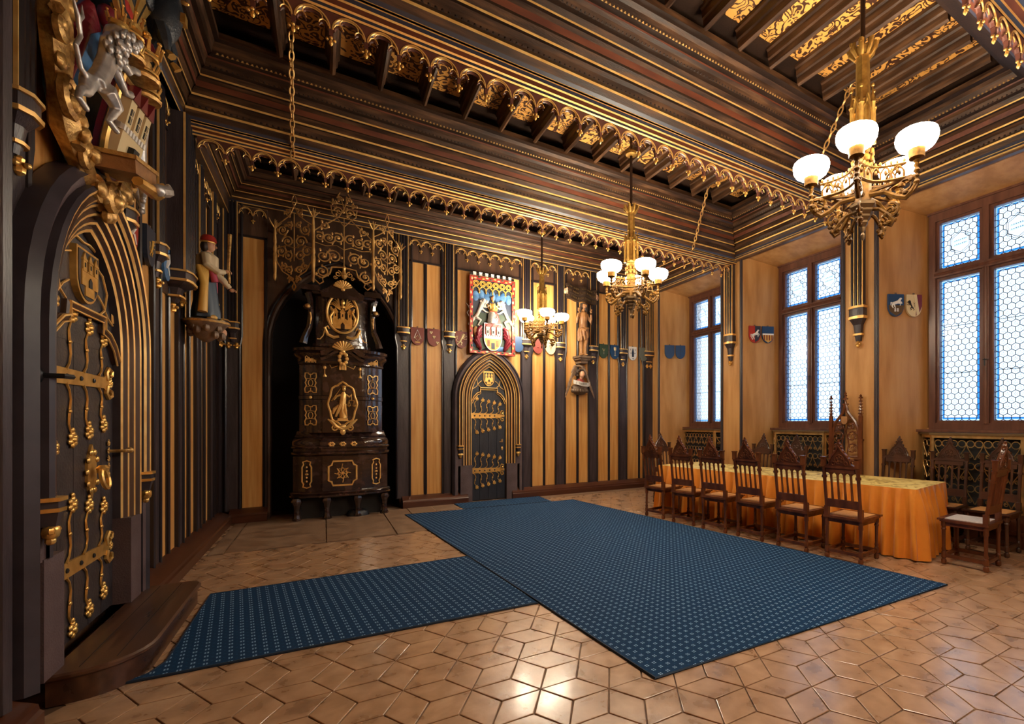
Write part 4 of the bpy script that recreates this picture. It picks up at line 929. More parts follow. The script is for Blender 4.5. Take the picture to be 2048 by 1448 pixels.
for n, c in enumerate(WIN_C[:3]):
    r = thing('radiator_cover', LBR[n], 'radiator cover', (7.02, c, 0), RIGHT, 'brass radiator covers under the windows')
    zb, zt = .40, 1.34
    segs = [(-.50, 0, .50, 0), (-.72, .22, -.50, 0), (.50, 0, .72, .22)]
    MB('base_wood').plan([(-.50, -.03), (.50, -.03), (.74, .21), (.74, .30), (-.74, .30), (-.74, .21)], 0, .16).plan([(-.50, -.06), (.50, -.06), (.76, .20), (.76, .30), (-.76, .30), (-.76, .20)], .16, .20).plan([(-.50, -.02), (.50, -.02), (.73, .21), (.73, .3), (-.73, .3), (-.73, .21)], .2, zb).build('plinth', r, smooth=0)
    MB('brass_dark').plan([(-.52, -.03), (.52, -.03), (.75, .2), (.75, .36), (-.75, .36), (-.75, .2)], zt, zt + .03).build('top_shelf', r, smooth=0)
    MB('black').plan([(-.49, .06), (.49, .06), (.69, .26), (.69, .3), (-.69, .3), (-.69, .26)], zb, zt - .01).build('radiator_box', r, smooth=0)
    for x0, y0, x1, y1 in segs:
        L = math.hypot(x1 - x0, y1 - y0); an = math.atan2(y1 - y0, x1 - x0)
        f = MB('brass'); f.box(0, .03, -.012, .012, zb, zt).box(L - .03, L, -.012, .012, zb, zt).box(.03, L - .03, -.012, .012, zb, zb + .03).box(.03, L - .03, -.012, .012, zt - .04, zt)
        fo = f.build('grille_frame', r, smooth=0); fo.location = (x0, y0, 0); fo.rotation_euler = (0, 0, an)
        nc = max(1, round((L - .06) / .19)); w = (L - .06) / nc
        for k in range(nc):
            for j in range(3):
                g = inst('grille_scroll', SU, fo, (.03 + w * (k + .5), 0, zb + .04 + j * .286)); g.scale = (w / .19 * 1.02, 1, .286 / .285)
# ================================================================ CHANDELIERS
def grab(mb, name, sm=40):
    o = mb.build(name, smooth=sm); me = o.data; bpy.data.objects.remove(o); return me
def chandelier_meshes():
    M = {}
    M['rod'] = grab(MB('rod').lathe([(.018, 4.38), (.018, 5.37)], 8).m('lamp_brass').lathe([(.03, 5.06), (.075, 5.075), (.085, 5.10), (.05, 5.12), (.03, 5.15)], 12), 'rod')
    c = MB('lamp_brass')
    c.lathe([(.055, 3.96), (.052, 4.0), (.048, 4.28), (.055, 4.30), (.045, 4.31)], 8)
    M['shaft'] = grab(c, 'shaft', 30)
    c = MB('lamp_brass'); c.lathe([(.05, 4.30), (.06, 4.32), (.075, 4.36), (.04, 4.38)], 8)
    for k in range(8):
        t = 2 * PI * k / 8; ct_, st_ = math.cos(t), math.sin(t)
        c.tube([(.05 * ct_, .05 * st_, 4.30), (.085 * ct_, .085 * st_, 4.35), (.085 * ct_, .085 * st_, 4.395), (.10 * ct_, .10 * st_, 4.385), (.098 * ct_, .098 * st_, 4.365)], [.014, .02, .022, .016, .01], 6)
    M['capital'] = grab(c, 'capital', 60)
    c = MB('lamp_brass')                                       # tabernacle with pinnacles
    c.lathe([(.05, 3.62), (.06, 3.66), (.045, 3.68), (.05, 3.94), (.062, 3.96), (.05, 3.98)], 8)
    for k in range(6):
        t = 2 * PI * k / 6; ct_, st_ = math.cos(t), math.sin(t); x, y = .082 * ct_, .082 * st_
        c.lathe([(.018, 3.64), (.02, 3.66), (.016, 3.68), (.016, 3.90), (.024, 3.91), (.014, 3.93), (.003, 4.04)], 6, (x, y, 0)).ell((x, y, 4.045), .014, seg=6, rings=4)
        t2 = t + PI / 6; x2, y2 = .078 * math.cos(t2), .078 * math.sin(t2)
        c.tube([(x, y, 3.84), ((x + x2) / 2, (y + y2) / 2, 3.90), (x2, y2, 3.98), (.08 * math.cos(t2 + PI / 6), .08 * math.sin(t2 + PI / 6), 3.84)], .009, 5)
    M['tabernacle'] = grab(c, 'tabernacle')
    c = MB('lamp_dark'); c.lathe([(.06, 3.16), (.075, 3.18), (.06, 3.22), (.06, 3.40), (.075, 3.42), (.055, 3.46), (.05, 3.60), (.07, 3.62), (.05, 3.64)], 8)
    for k in range(10):
        t = 2 * PI * k / 10
        for z in (3.50, 3.56): c.ell((.068 * math.cos(t), .068 * math.sin(t), z), .018, .018, .024, 6, 4)
    M['stem'] = grab(c, 'stem')
    c = MB('brass_dark'); c.lathe([(.004, 2.90), (.014, 2.915), (.018, 2.94), (.008, 2.96), (.02, 2.985), (.02, 3.0), (.04, 3.03), (.04, 3.045), (.06, 3.07), (.06, 3.085), (.08, 3.11), (.08, 3.125), (.10, 3.15), (.10, 3.17), (.07, 3.18)], 6)
    M['drop'] = grab(c, 'drop', 25)
    # arm along +x
    c = MB('lamp_dark')
    c.tube([(.05, 0, 3.33), (.16, 0, 3.31), (.24, 0, 3.25), (.30, 0, 3.22), (.34, 0, 3.25), (.365, 0, 3.29), (.37, 0, 3.33)], [.020, .018, .018, .020, .018, .014, .012], 6)
    c.tube([(.06, 0, 3.22), (.12, 0, 3.20), (.18, 0, 3.14), (.22, 0, 3.08), (.20, 0, 3.05), (.17, 0, 3.07), (.19, 0, 3.10)], .014, 6)
    c.tube(spiral(.31, 3.31, .075, .012, -PI / 2, 1.6, 18), [.014 - .0004 * k for k in range(19)], 5).tube(spiral(.20, 3.16, .06, .01, PI / 2, -1.4, 16), .010, 5)
    for k in range(7):
        t = 2 * PI * k / 7; c.ell((.31 + .045 * math.cos(t), (-1) ** k * .012, 3.30 + .045 * math.sin(t)), .022, .016, .018, 6, 4); c.ell((.20 + .035 * math.cos(t), (-1) ** k * .01, 3.12 + .045 * math.sin(t)), .018, .014, .016, 6, 4)
    c.box(.05, .38, -.010, .010, 3.345, 3.362)
    M['arm'] = grab(c, 'arm')
    c = MB('lamp_dark'); c.lathe([(.012, 3.26), (.022, 3.28), (.010, 3.30), (.019, 3.32), (.010, 3.34), (.022, 3.36), (.012, 3.38), (.019, 3.40), (.012, 3.415), (.024, 3.43), (.014, 3.44)], 8, (.37, 0, -.075)); c.m('lamp_dark').lathe([(.02, 3.435), (.05, 3.445), (.055, 3.50), (.058, 3.505), (.04, 3.505)], 12, (.37, 0, -.075)); M['candle'] = grab(c, 'socket')
    b = MB('bowl'); b.lathe([(.045, 3.425), (.085, 3.436), (.115, 3.458), (.132, 3.49), (.136, 3.52), (.130, 3.545), (.11, 3.558), (.05, 3.563)], 20, (.37, 0, 0)); M['bowl'] = grab(b, 'bowl', 60)
    # gallery of little arches between two arms
    g = MB('lamp_dark'); n = 5; r0 = .30; A0, A1 = 0, 2 * PI / 5
    pt = lambda f, z, i=0: ((1 - f) * (r0 * math.cos(A0)) + f * (r0 * math.cos(A1)) - i * math.cos((A0 + A1) / 2) * (.075 * math.sin(PI * f)), (1 - f) * (r0 * math.sin(A0)) + f * (r0 * math.sin(A1)) - i * math.sin((A0 + A1) / 2) * (.075 * math.sin(PI * f)), z)
    for z, r in ((3.365, .012), (3.47, .010)): g.tube([pt(k / 10, z, 1) for k in range(11)], r, 5)
    for k in range(n):
        f0, f1 = .03 + .94 * k / n, .03 + .94 * (k + 1) / n
        g.tube([pt(f0, 3.37, 1), pt(f0, 3.42, 1), pt((f0 * 3 + f1) / 4, 3.45, 1), pt((f0 + f1) / 2, 3.465, 1), pt((f0 + f1 * 3) / 4, 3.45, 1), pt(f1, 3.42, 1), pt(f1, 3.37, 1)], .007, 5)
        fm = (f0 + f1) / 2; g.ell(pt(fm, 3.425, 1), .012, .012, .02, 6, 4); g.ell(pt(f0, 3.492, 1), .011, .011, .016, 6, 4); g.ell(pt(fm, 3.488, 1), .009, .009, .012, 6, 4)
    M['gallery'] = grab(g, 'gallery')
    return M
CHM = chandelier_meshes()
for x, y, phi, lb in ((3.5, 2.06, -6, 'gilt gothic chandelier with five lit white bowls nearest the camera'), (3.47, 5.23, 29, 'gilt gothic chandelier with five lit white bowls over the middle of the hall'), (3.47, 8.27, 15, 'gilt gothic chandelier with five lit white bowls nearest the far wall'), (3.5, -1.1, 0, 'added unseen gilt chandelier behind the camera to brighten the near end')):  # the last one is added out of view to lift dark areas
    t = Vector((-x, -y, 0)).normalized(); v = -t; rg = Vector((v.y, -v.x, 0)); f = math.radians(phi); d = t * math.cos(f) + rg * math.sin(f)
    c = thing('chandelier', lb, 'chandelier', (x, y, 0), math.atan2(d.y, d.x), 'gilt gothic chandeliers')
    for k in ('rod', 'shaft', 'capital', 'tabernacle', 'stem', 'drop'): inst(k, CHM[k], c)
    for k in range(5):
        a_ = inst('arm', CHM['arm'], c, (0, 0, -.10), 2 * PI * k / 5); inst('socket', CHM['candle'], a_, (0, 0, .10)); inst('bowl', CHM['bowl'], a_, (0, 0, .10))
        inst('gallery', CHM['gallery'], c, (0, 0, -.10), 2 * PI * k / 5)
# ---------------------------------------------------------------- chains that hold the beams
lk = MB('iron_gilt'); lk.tube([((.021 * math.cos(t)), 0, .050 * math.sin(t)) for t in [2 * PI * k / 12 for k in range(12)]], .0085, 5, True); LINK = grab(lk, 'link')
for p0, p1, lb in (((-.27, 5.54, 5.33), (-.30, 6.44, 4.53), 'iron chain hanging from the ceiling on the left side'), ((5.07, 5.41, 5.32), (5.56, 6.40, 4.58), 'iron chain slanting to the beam on the right above the middle window pier'), ((5.01, 3.08, 5.30), (5.16, 3.62, 4.66), 'iron chain behind the chandelier nearest the camera')):
    A = Vector(p0); B = Vector(p1); t = thing('chain', lb, 'chain', p1, 0, 'iron beam chains'); n = int((A - B).length / .078); dr = (A - B).normalized()
    q = Vector((0, 0, 1)).rotation_difference(dr)
    for k in range(n + 1):
        o = inst('link', LINK, t, tuple((A - B) * (k / n))); o.rotation_mode = 'QUATERNION'; o.rotation_quaternion = q @ Matrix.Rotation(PI / 2 * (k % 2) + .5, 3, 'Z').to_quaternion()

# ================================================================ STOVE
SX, SY = .25, 8.62
stove = thing('tiled_stove', 'tall black-brown glazed stove with gilt ornament standing in the niche', 'stove', (SX, SY, 0))
def plan_poly(w, o, cw=.27):                                # half width w, moulding offset o, centre block half width
    H_ = [(cw + o, -o), (cw + o, .03 - o), (w - .16 + o * .5, .055 - o), (w + o * .7, .20 - o * .4), (w + o, .24), (w + o, .62)]
    return [(-x, y) for x, y in reversed(H_)] + H_
def tier(name, w, levels, cw=.27, back=.62, m='stove'):
    mb = MB(m); mb.loft([[(x, y, z) for x, y in plan_poly(w, o, cw)] for z, o in levels], True, True); return mb.build(name, stove, smooth=35)
tier('base_moulding', .66, [(.34, .03), (.355, .05), (.375, .05), (.39, .03), (.41, .045), (.43, .03), (.44, .005)])
tier('base', .655, [(.44, 0), (.985, 0)])
tier('middle_moulding', .64, [(.985, .0), (1.0, .035), (1.02, .05), (1.045, .05), (1.06, .02), (1.10, .02), (1.11, .045), (1.13, .05), (1.15, .03), (1.20, .035), (1.25, .01), (1.27, -.02), (1.29, -.01), (1.31, -.03), (1.37, -.05)])
tier('middle', .575, [(1.35, 0), (1.86, 0), (1.87, .012), (1.92, .012), (1.93, 0), (2.40, 0)])
tier('cornice', .575, [(2.40, 0), (2.42, .025), (2.46, .02), (2.50, .035), (2.54, .075), (2.57, .08), (2.60, .06), (2.62, .085), (2.66, .09), (2.69, .02)])
# curved gable pieces over the centre
mb = MB('stove')
for z0, d_, yy in ((2.60, .07, -.07), (2.50, .04, -.045)):
    P = [(-.30, z0), (-.22, z0 + .03), (-.12, z0 + .11), (0, z0 + .15), (.12, z0 + .11), (.22, z0 + .03), (.30, z0)]
    mb.prism([(x, z) for x, z in P] + [(x * .96, z - d_) for x, z in reversed(P)], yy - .06, .05)
mb.build('gable', stove, smooth=30)
mb = MB('stove'); U_ = lambda w, d_: [(-w, .45), (-w, .06), (-w + .08, -d_ + .03), (-.20, -d_), (.20, -d_), (w - .08, -d_ + .03), (w, .06), (w, .45)]
mb.loft([[(x, y + .06, z) for x, y in U_(w, d_)] for z, w, d_ in ((2.69, .40, .03), (2.74, .40, .03), (2.75, .36, .01), (3.48, .36, .01))], True, True); mb.build('upper_tier', stove, smooth=30)
mb = MB('stove')
mb.loft([[(x, y + .06, z) for x, y in U_(w, d_)] for z, w, d_ in ((3.48, .37, .02), (3.50, .47, .06), (3.53, .49, .08), (3.56, .47, .06))], True, True)
P = [(-.30, 3.54), (-.2, 3.60), (-.12, 3.68), (0, 3.73), (.12, 3.68), (.2, 3.60), (.30, 3.54)]; mb.prism(P + [(.28, 3.45), (-.28, 3.45)], -.04, .4)
for s_ in (-1, 1): x0, x1 = sorted((s_ * .30, s_ * .54)); mb.box(x0, x1, -.03, .42, 3.535, 3.60).box(x0 + .01, x1 - .01, -.02, .42, 3.60, 3.62)
mb.build('top_cornice', stove, smooth=30)
for s_ in (-1, 1):                                           # side volutes of the upper tier
    v = MB('stove'); v.tube([(s_ * .46, .08, 3.50), (s_ * .43, .08, 3.40), (s_ * .42, .08, 3.2), (s_ * .44, .08, 2.98), (s_ * .50, .08, 2.82), (s_ * .52, .08, 2.72)], [.05, .045, .04, .045, .05, .06], 6, flat=1.6)
    v.ell((s_ * .46, .02, 3.28), .06, .05, .05, 8, 6)
    vo = v.build('volute', stove, smooth=40)
    g = MB('gold_old'); g.ell((s_ * .46, -.03, 3.285), .035, .02, .035, 8, 5).tube([(s_ * .43, .0, 3.20), (s_ * .42, .0, 3.12), (s_ * .43, .01, 3.02)], [.012, .016, .006], 6); g.build('gilt_drop', vo)
    for fx, nm in ((.60, 0), (.21, 0)):
        f = MB('stove'); yy = .10 if fx > .3 else .04
        f.lathe([(.06, 0), (.065, .02), (.045, .06), (.04, .16), (.055, .24), (.075, .28), (.075, .30), (.06, .34)], 8, (s_ * fx, yy, 0)); f.build('foot', stove, smooth=40)
MB('black').box(-.56, .56, .22, .60, .0, .34).build('under_block', stove, smooth=0)  # solid black block filling the space under the stove
fd = MB('iron'); fd.lathe([(.16, 0), (.15, .06), (.10, .10), (.03, .115), (.008, .13)], 14, (.22, .10, .0), 1, .6); fd.build('ash_cover', stove)
# gilding
def gilt(name, fn):
    g = MB('gold_line'); fn(g); return g.build(name, stove, smooth=45)
def octo(g):
    O = [(-.17, .62), (-.17, .80), (-.12, .80), (-.12, .86)]
    P = [(-.19, .60), (-.19, .82), (-.15, .84), (-.13, .90), (.13, .90), (.15, .84), (.19, .82), (.19, .60), (.15, .58), (.13, .52), (-.13, .52), (-.15, .58)]
    g.tube([(x, -.004, z) for x, z in P], .016, 5, True)
gilt('octagon_frame', octo)
def star(g):
    for k in range(8):
        t = 2 * PI * k / 8; g.tube([(0, -.004, .71), (.05 * math.cos(t + .4), -.006, .71 + .05 * math.sin(t + .4)), (.11 * math.cos(t), -.004, .71 + (.15 if k % 4 == 2 else .11) * math.sin(t))], .006, 4)
    g.tube([(.07 * math.cos(2 * PI * k / 4), -.004, .71 + .09 * math.sin(2 * PI * k / 4)) for k in range(4)], .006, 4, True).tube([(.075 * math.cos(PI / 4 + 2 * PI * k / 4), -.004, .71 + .10 * math.sin(PI / 4 + 2 * PI * k / 4)) for k in range(4)], .006, 4, True)
gilt('star_ornament', star)
for s_ in (-1, 1):
    def oval(g):
        cx = s_ * .475; P = lambda x, z: (cx + x, .030 + (x * s_ + .05) * .25, z)
        g.tube([P(*q) for q in [(-.06, .60), (-.06, .82), (-.04, .86), (-.05, .90), (0, .92), (.05, .90), (.04, .86), (.06, .82), (.06, .60), (.04, .56), (.05, .52), (0, .50), (-.05, .52), (-.04, .56)]], .011, 5, True)
        for z in (.60, .66, .71, .76, .82): g.ell(P(0, z), .012 if abs(z - .71) > .02 else .024, .006, .016, 6, 4)
    gilt('oval_frame', oval)
    for zc in (1.62, 2.12):
        def cart(g):
            cx = s_ * .425; P = lambda x, z: (cx + x, .030 + (x * s_ + .05) * .22, zc + z)
            q = [(-.07, .15), (-.03, .15), (-.02, .13), (.02, .13), (.03, .15), (.07, .15), (.075, .09), (.055, .04), (.07, 0), (.055, -.04), (.075, -.09), (.07, -.15), (.03, -.15), (.02, -.13), (-.02, -.13), (-.03, -.15), (-.07, -.15), (-.075, -.09), (-.055, -.04), (-.07, 0), (-.055, .04), (-.075, .09)]
            g.tube([P(*v) for v in q], .0085, 5, True)
            g.tube([P(.03 * math.cos(t), .05 * math.sin(t)) for t in [2 * PI * k / 10 for k in range(10)]], .005, 4, True)
            for a0, b0 in (((-.06, .06), (.06, .06)), ((-.06, -.06), (.06, -.06)), ((0, .08), (0, .12)), ((0, -.08), (0, -.12))): g.tube([P(*a0), P((a0[0] + b0[0]) / 2, (a0[1] + b0[1]) / 2 + .01), P(*b0)], .005, 4)
        gilt('cartouche', cart)
    def flutes(g):
        for k in range(3):
            x = s_ * .425 + (k - 1) * .05; g.tube([(x - .017, .022, 2.43), (x - .017, .02, 2.51), (x, .018, 2.53), (x + .017, .02, 2.51), (x + .017, .022, 2.43)], .007, 5)
            g.ell((x, .022, 2.47), .009, .006, .03, 6, 4)
        g.ell((s_ * .425, .018, 1.895), .022, .01, .022, 4, 4)
    gilt('fluting', flutes)
    def tassel(g):
        x = s_ * .24; g.ell((x, -.012, 2.36), .022, .014, .028, 7, 5); g.tube([(x, -.01, 2.33), (x, -.012, 2.27)], [.006, .006], 5); g.lathe([(.006, .0), (.024, -.05), (.004, -.052)], 7, (x, -.012, 2.27), 1, .6)
        x = s_ * .15; g.tube([(x - .09 * s_, -.006, 2.40), (x, -.006, 2.36), (x + .03 * s_, -.006, 2.42), (x + .05 * s_, -.006, 2.46), (x, -.006, 2.50), (x - .1 * s_, -.006, 2.52)], .006, 5)
    gilt('tassel', tassel)
    def scrollb(g):
        g.tube([(s_ * .05, -.0, 2.86), (s_ * .12, -.0, 2.84), (s_ * .20, .0, 2.88), (s_ * .24, .0, 2.98), (s_ * .20, .0, 3.01), (s_ * .18, .0, 2.97)], [.02, .026, .024, .02, .016, .010], 6)
        g.tube([(s_ * .24, .0, 2.96), (s_ * .26, .0, 2.86), (s_ * .30, .0, 2.80), (s_ * .34, .0, 2.80)], .008, 5)
    gilt('scroll_bracket', scrollb)
def shell(g, z, r, y):
    for k in range(9):
        t = PI * (.12 + .76 * k / 8); g.tube([(0, y, z), (r * .6 * math.cos(t), y - .02, z + r * .6 * math.sin(t)), (r * math.cos(t), y - .012, z + r * math.sin(t))], [.008, .016, .018], 6)
    g.ell((0, y - .01, z - .01), .03, .02, .025, 7, 5)
gilt('shell', lambda g: shell(g, 2.62, .15, -.15)); gilt('shell', lambda g: shell(g, 3.60, .13, -.06))
def crest(g):
    for k in range(9):
        t = 2 * PI * k / 9; g.ell((.05 * math.cos(t), -.15, 2.50 + .09 * math.sin(t)), .028, .02, .034, 6, 4)
gilt('acanthus', crest)
for k in (-1, 0, 1): gilt('tongue', lambda g: g.box(k * .035 - .014, k * .035 + .014, -.06, -.03, 2.33, 2.41))
gilt('gilt_leaves', lambda g: [[g.ell((x + .03 * math.cos(t), -.045, 1.17 + .022 * math.sin(t)), .02, .012, .018, 6, 4) for t in (0, 1.2, 2.1, 3.1, 4.2, 5.2)] for x in (-.15, 0, .15)])
# big oval with the figure of Justice
def ovalframe(g):
    q = []
    for k in range(32):
        t = 2 * PI * k / 32; r = 1 + .05 * math.cos(8 * t); q.append((.19 * r * math.cos(t), -.012, 1.80 + .33 * r * math.sin(t)))
    g.tube(q, .017, 6, True)
    for s_ in (-1, 1):
        g.tube([(0, -.02, 1.40), (s_ * .08, -.02, 1.44), (s_ * .15, -.02, 1.52), (s_ * .20, -.02, 1.56)], [.03, .03, .026, .01], 6); g.tube(spiral(s_ * .10, 1.42, .05, .01, PI / 2, s_ * -1.3, 12, -.02), .012, 5)
    g.ell((0, -.03, 1.36), .04, .02, .05, 7, 5).ell((0, -.03, 1.44), .05, .02, .04, 7, 5)
    g.box(-.07, .07, -.04, -.01, 1.545, 1.575).box(-.085, .085, -.04, -.01, 1.53, 1.545)
gilt('oval_surround', ovalframe)
fig = MB('gold_line')
fig.tube([(.01, -.03, 1.58), (.0, -.035, 1.70), (-.005, -.04, 1.80), (.005, -.045, 1.88), (.01, -.04, 1.95), (.012, -.035, 1.99)], [.055, .055, .045, .042, .038, .016], 8, flat=.6)
fig.ell((.015, -.04, 2.03), .026, .024, .034, 8, 6).lathe([(.028, 0), (.034, .03), (.01, .032)], 6, (.015, -.035, 2.055))
fig.tube([(-.03, -.035, 1.94), (-.08, -.04, 1.92), (-.12, -.045, 1.86)], [.02, .017, .012], 6).tube([(.05, -.035, 1.94), (.09, -.04, 1.91), (.12, -.045, 1.95)], [.02, .017, .012], 6)
for k, (x0, x1) in enumerate(((-.03, -.10), (-.01, -.09), (.03, .05), (.0, -.02), (.04, .02))): fig.tube([(x0, -.055, 1.80), ((x0 + x1) / 2, -.06, 1.70), (x1, -.04, 1.60)], [.012, .018, .012], 6)
fig.tube([(-.05, -.03, 1.78), (-.11, -.03, 1.72), (-.13, -.025, 1.64)], [.02, .03, .012], 6)
fo = fig.build('justice_figure', stove, smooth=60)
g = MB('gold'); g.tube([(-.12, -.05, 1.86), (-.155, -.05, 1.84), (-.03, -.05, 2.04)], [.008, .006, .003], 4); g.build('sword', fo)
g = MB('gold'); g.tube([(.12, -.05, 1.96), (.12, -.05, 1.86)], .005, 4).tube([(.085, -.05, 1.86), (.155, -.05, 1.86)], .005, 4)
for x in (.085, .155): g.tube([(x, -.05, 1.86), (x - .018, -.05, 1.77)], .003, 4).tube([(x, -.05, 1.86), (x + .018, -.05, 1.77)], .003, 4).lathe([(.004, 1.75), (.024, 1.77), (.024, 1.775)], 8, (x, -.05, 0))
g.build('scales', fo)
def medal(g):
    g.tube([(.21 * math.cos(2 * PI * k / 32), .0, 3.23 + .31 * math.sin(2 * PI * k / 32)) for k in range(32)], .020, 6, True)
    g.m('stove').lathe([(.20, -.02), (.20, .02)], 28, (0, 0, 0)) if False else None
    castle(g, 0, 2.99, .27, .34, .02, 'gold', 'stove')
    for s_ in (-1, 1):
        for k in range(5): g.tube([(s_ * .03, .0, 3.28), (s_ * (.06 + .02 * k), -.01, 3.36 + .02 * (4 - k)), (s_ * (.08 + .025 * k), .0, 3.47 - .03 * k)], [.006, .012, .006], 5)
        g.tube([(s_ * .15, 0, 3.05), (s_ * .17, -.01, 3.16), (s_ * .13, -.01, 3.24), (s_ * .16, 0, 3.32)], [.015, .02, .02, .01], 6)
        g.ell((s_ * .14, -.01, 3.27), .024, .018, .026, 6, 4)
    g.ell((0, -.01, 3.40), .03, .02, .05, 7, 5).ell((0, -.01, 3.33), .035, .02, .03, 7, 5)
gilt('medallion', medal)

# ================================================================ WROUGHT-IRON CANOPY over the stove
can = thing('iron_canopy', 'gilded wrought-iron scroll canopy hanging above the stove', 'canopy', (0, 0, 0))
PT = [(-.64, 8.98), (-.14, 8.66), (.68, 8.66), (1.13, 8.98)]
for k, (x, y) in enumerate(PT):
    z0, z1 = ((3.76, 4.55), (3.72, 4.72), (3.72, 4.70), (3.72, 4.55))[k]
    p = MB('iron_gilt'); p.lathe([(.006, z0 - .06), (.02, z0 - .03), (.026, z0), (.02, z0 + .05), (.026, z0 + .2), (.03, z0 + .34), (.02, z0 + .38), (.03, z0 + .42), (.018, z0 + .5), (.024, z1 - .25), (.014, z1 - .05), (.02, z1 - .02), (.004, z1 + .1)], 8, (x, y, 0))
    for q in range(5):
        t = 2 * PI * q / 5; p.tube([(x, y, z1 - .05), (x + .05 * math.cos(t), y + .05 * math.sin(t), z1 + .02), (x + .09 * math.cos(t), y + .09 * math.sin(t), z1 + .06 + .03 * (q % 2))], [.008, .010, .003], 5)
    p.build('post', can, smooth=45)
def scrollwork(nm, p, q, spec, extra):
    L = math.hypot(q[0] - p[0], q[1] - p[1]); an = math.atan2(q[1] - p[1], q[0] - p[0])
    pan = MB('iron_gilt')
    for s_ in (-1, 1):
        for cx, cz, r0, a0, tr in spec:
            pan.tube(spiral(s_ * cx * L, cz, r0, r0 * .12, a0 if s_ > 0 else PI - a0, s_ * tr, 26, 0), [.0125 - .0002 * k for k in range(27)], 5)
            pan.ell((s_ * cx * L, -.004, cz), r0 * .30, .012, r0 * .22, 6, 4).ell((s_ * cx * L, -.004, cz + r0 * .2), r0 * .14, .01, r0 * .24, 6, 4)
            for k in range(3):
                t = a0 + k * 2.1; pan.ell((s_ * cx * L + r0 * 1.02 * math.cos(t), 0, cz + r0 * 1.02 * math.sin(t)), .016, .008, .026, 6, 4)
        for path, r in extra: pan.tube([(s_ * x * L, 0, z) for x, z in path], r, 5)
    pan.tube([(0, 0, 4.0), (0, 0, 4.75)], .008, 5)
    o = pan.build('scroll_panel', can, smooth=50); o.location = ((p[0] + q[0]) / 2, (p[1] + q[1]) / 2, 0); o.rotation_euler = (0, 0, an); return o
scrollwork('c', PT[1], PT[2], [(.17, 4.12, .105, 0, 1.9), (.34, 4.10, .10, 2.0, 1.7), (.10, 4.42, .08, 1, 1.6), (.25, 4.40, .085, PI, 1.8), (.40, 4.40, .07, 1, 1.5), (.36, 3.86, .085, PI / 2, 1.7), (.33, 4.58, .06, 2, 1.5), (.09, 4.85, .065, 0, 1.5), (.07, 5.05, .04, 0, 1.4), (.17, 4.98, .035, 2, 1.3)],
           [([(.48, 3.72), (.40, 3.66), (.34, 3.70), (.36, 3.76), (.41, 3.75)], .012), ([(.48, 3.80), (.36, 3.76), (.24, 3.84), (.20, 3.95), (0, 3.97)], [.012, .016, .016, .014, .012]), ([(.48, 4.48), (.38, 4.56), (.22, 4.66), (.09, 4.76), (0, 4.90)], .009), ([(0, 4.25), (.12, 4.3), (.3, 4.27), (.48, 4.3)], .007), ([(0, 4.62), (.10, 4.72), (.20, 4.80), (.22, 4.92), (.14, 4.90)], .009), ([(0, 4.90), (.04, 5.02), (.10, 5.10), (.06, 5.16), (0, 5.20)], .008)])
sp_ = [(.17, 4.30, .09, 0, 1.8), (.34, 4.15, .08, 2, 1.6), (.16, 4.08, .075, 1, 1.6), (.30, 4.48, .08, PI, 1.7), (.12, 4.55, .05, 1, 1.4), (.13, 3.86, .055, 1, 1.5), (.28, 3.92, .05, 2, 1.4), (.10, 3.72, .04, 0, 1.4), (.16, 4.74, .055, 1, 1.4)]
ex_ = [([(.48, 4.55), (.30, 4.62), (.12, 4.70), (0, 4.85)], .008), ([(.46, 4.0), (.30, 3.84), (.14, 3.78), (0, 3.66)], .009), ([(0, 4.2), (.2, 4.24), (.48, 4.2)], .007), ([(0, 3.66), (.05, 3.60), (.0, 3.54)], .010), ([(0, 4.85), (.07, 4.92), (.03, 5.0), (0, 5.02)], .007)]
scrollwork('l', PT[0], PT[1], sp_, ex_); scrollwork('r', PT[2], PT[3], sp_, ex_)
dr = MB('iron_gilt'); dr.lathe([(.01, 3.78), (.03, 3.80), (.05, 3.84), (.03, 3.89), (.02, 3.93), (.03, 3.96), (.01, 4.0)], 8, (.27, 8.66, 0))
for s_ in (-1, 1): dr.tube(spiral(.27 + s_ * .08, 3.86, .05, .01, PI / 2, s_ * 1.4, 14, 8.66), .009, 5).tube(spiral(.27 + s_ * .12, 3.80, .03, .008, 0, s_ * 1.2, 10, 8.66), .008, 5)
dr.build('hanging_ornament', can)
mb = MB('iron_gilt')
for x, y in PT[1:3]: mb.tube([(x, y, 4.45), (x, 9.25, 4.45)], .012, 6)
mb.tube([(-.64, 8.98, 4.5), (-.64, 9.24, 4.5)], .012, 6).tube([(1.13, 8.98, 4.5), (1.13, 9.24, 4.5)], .012, 6); mb.build('bracket_bar', can)
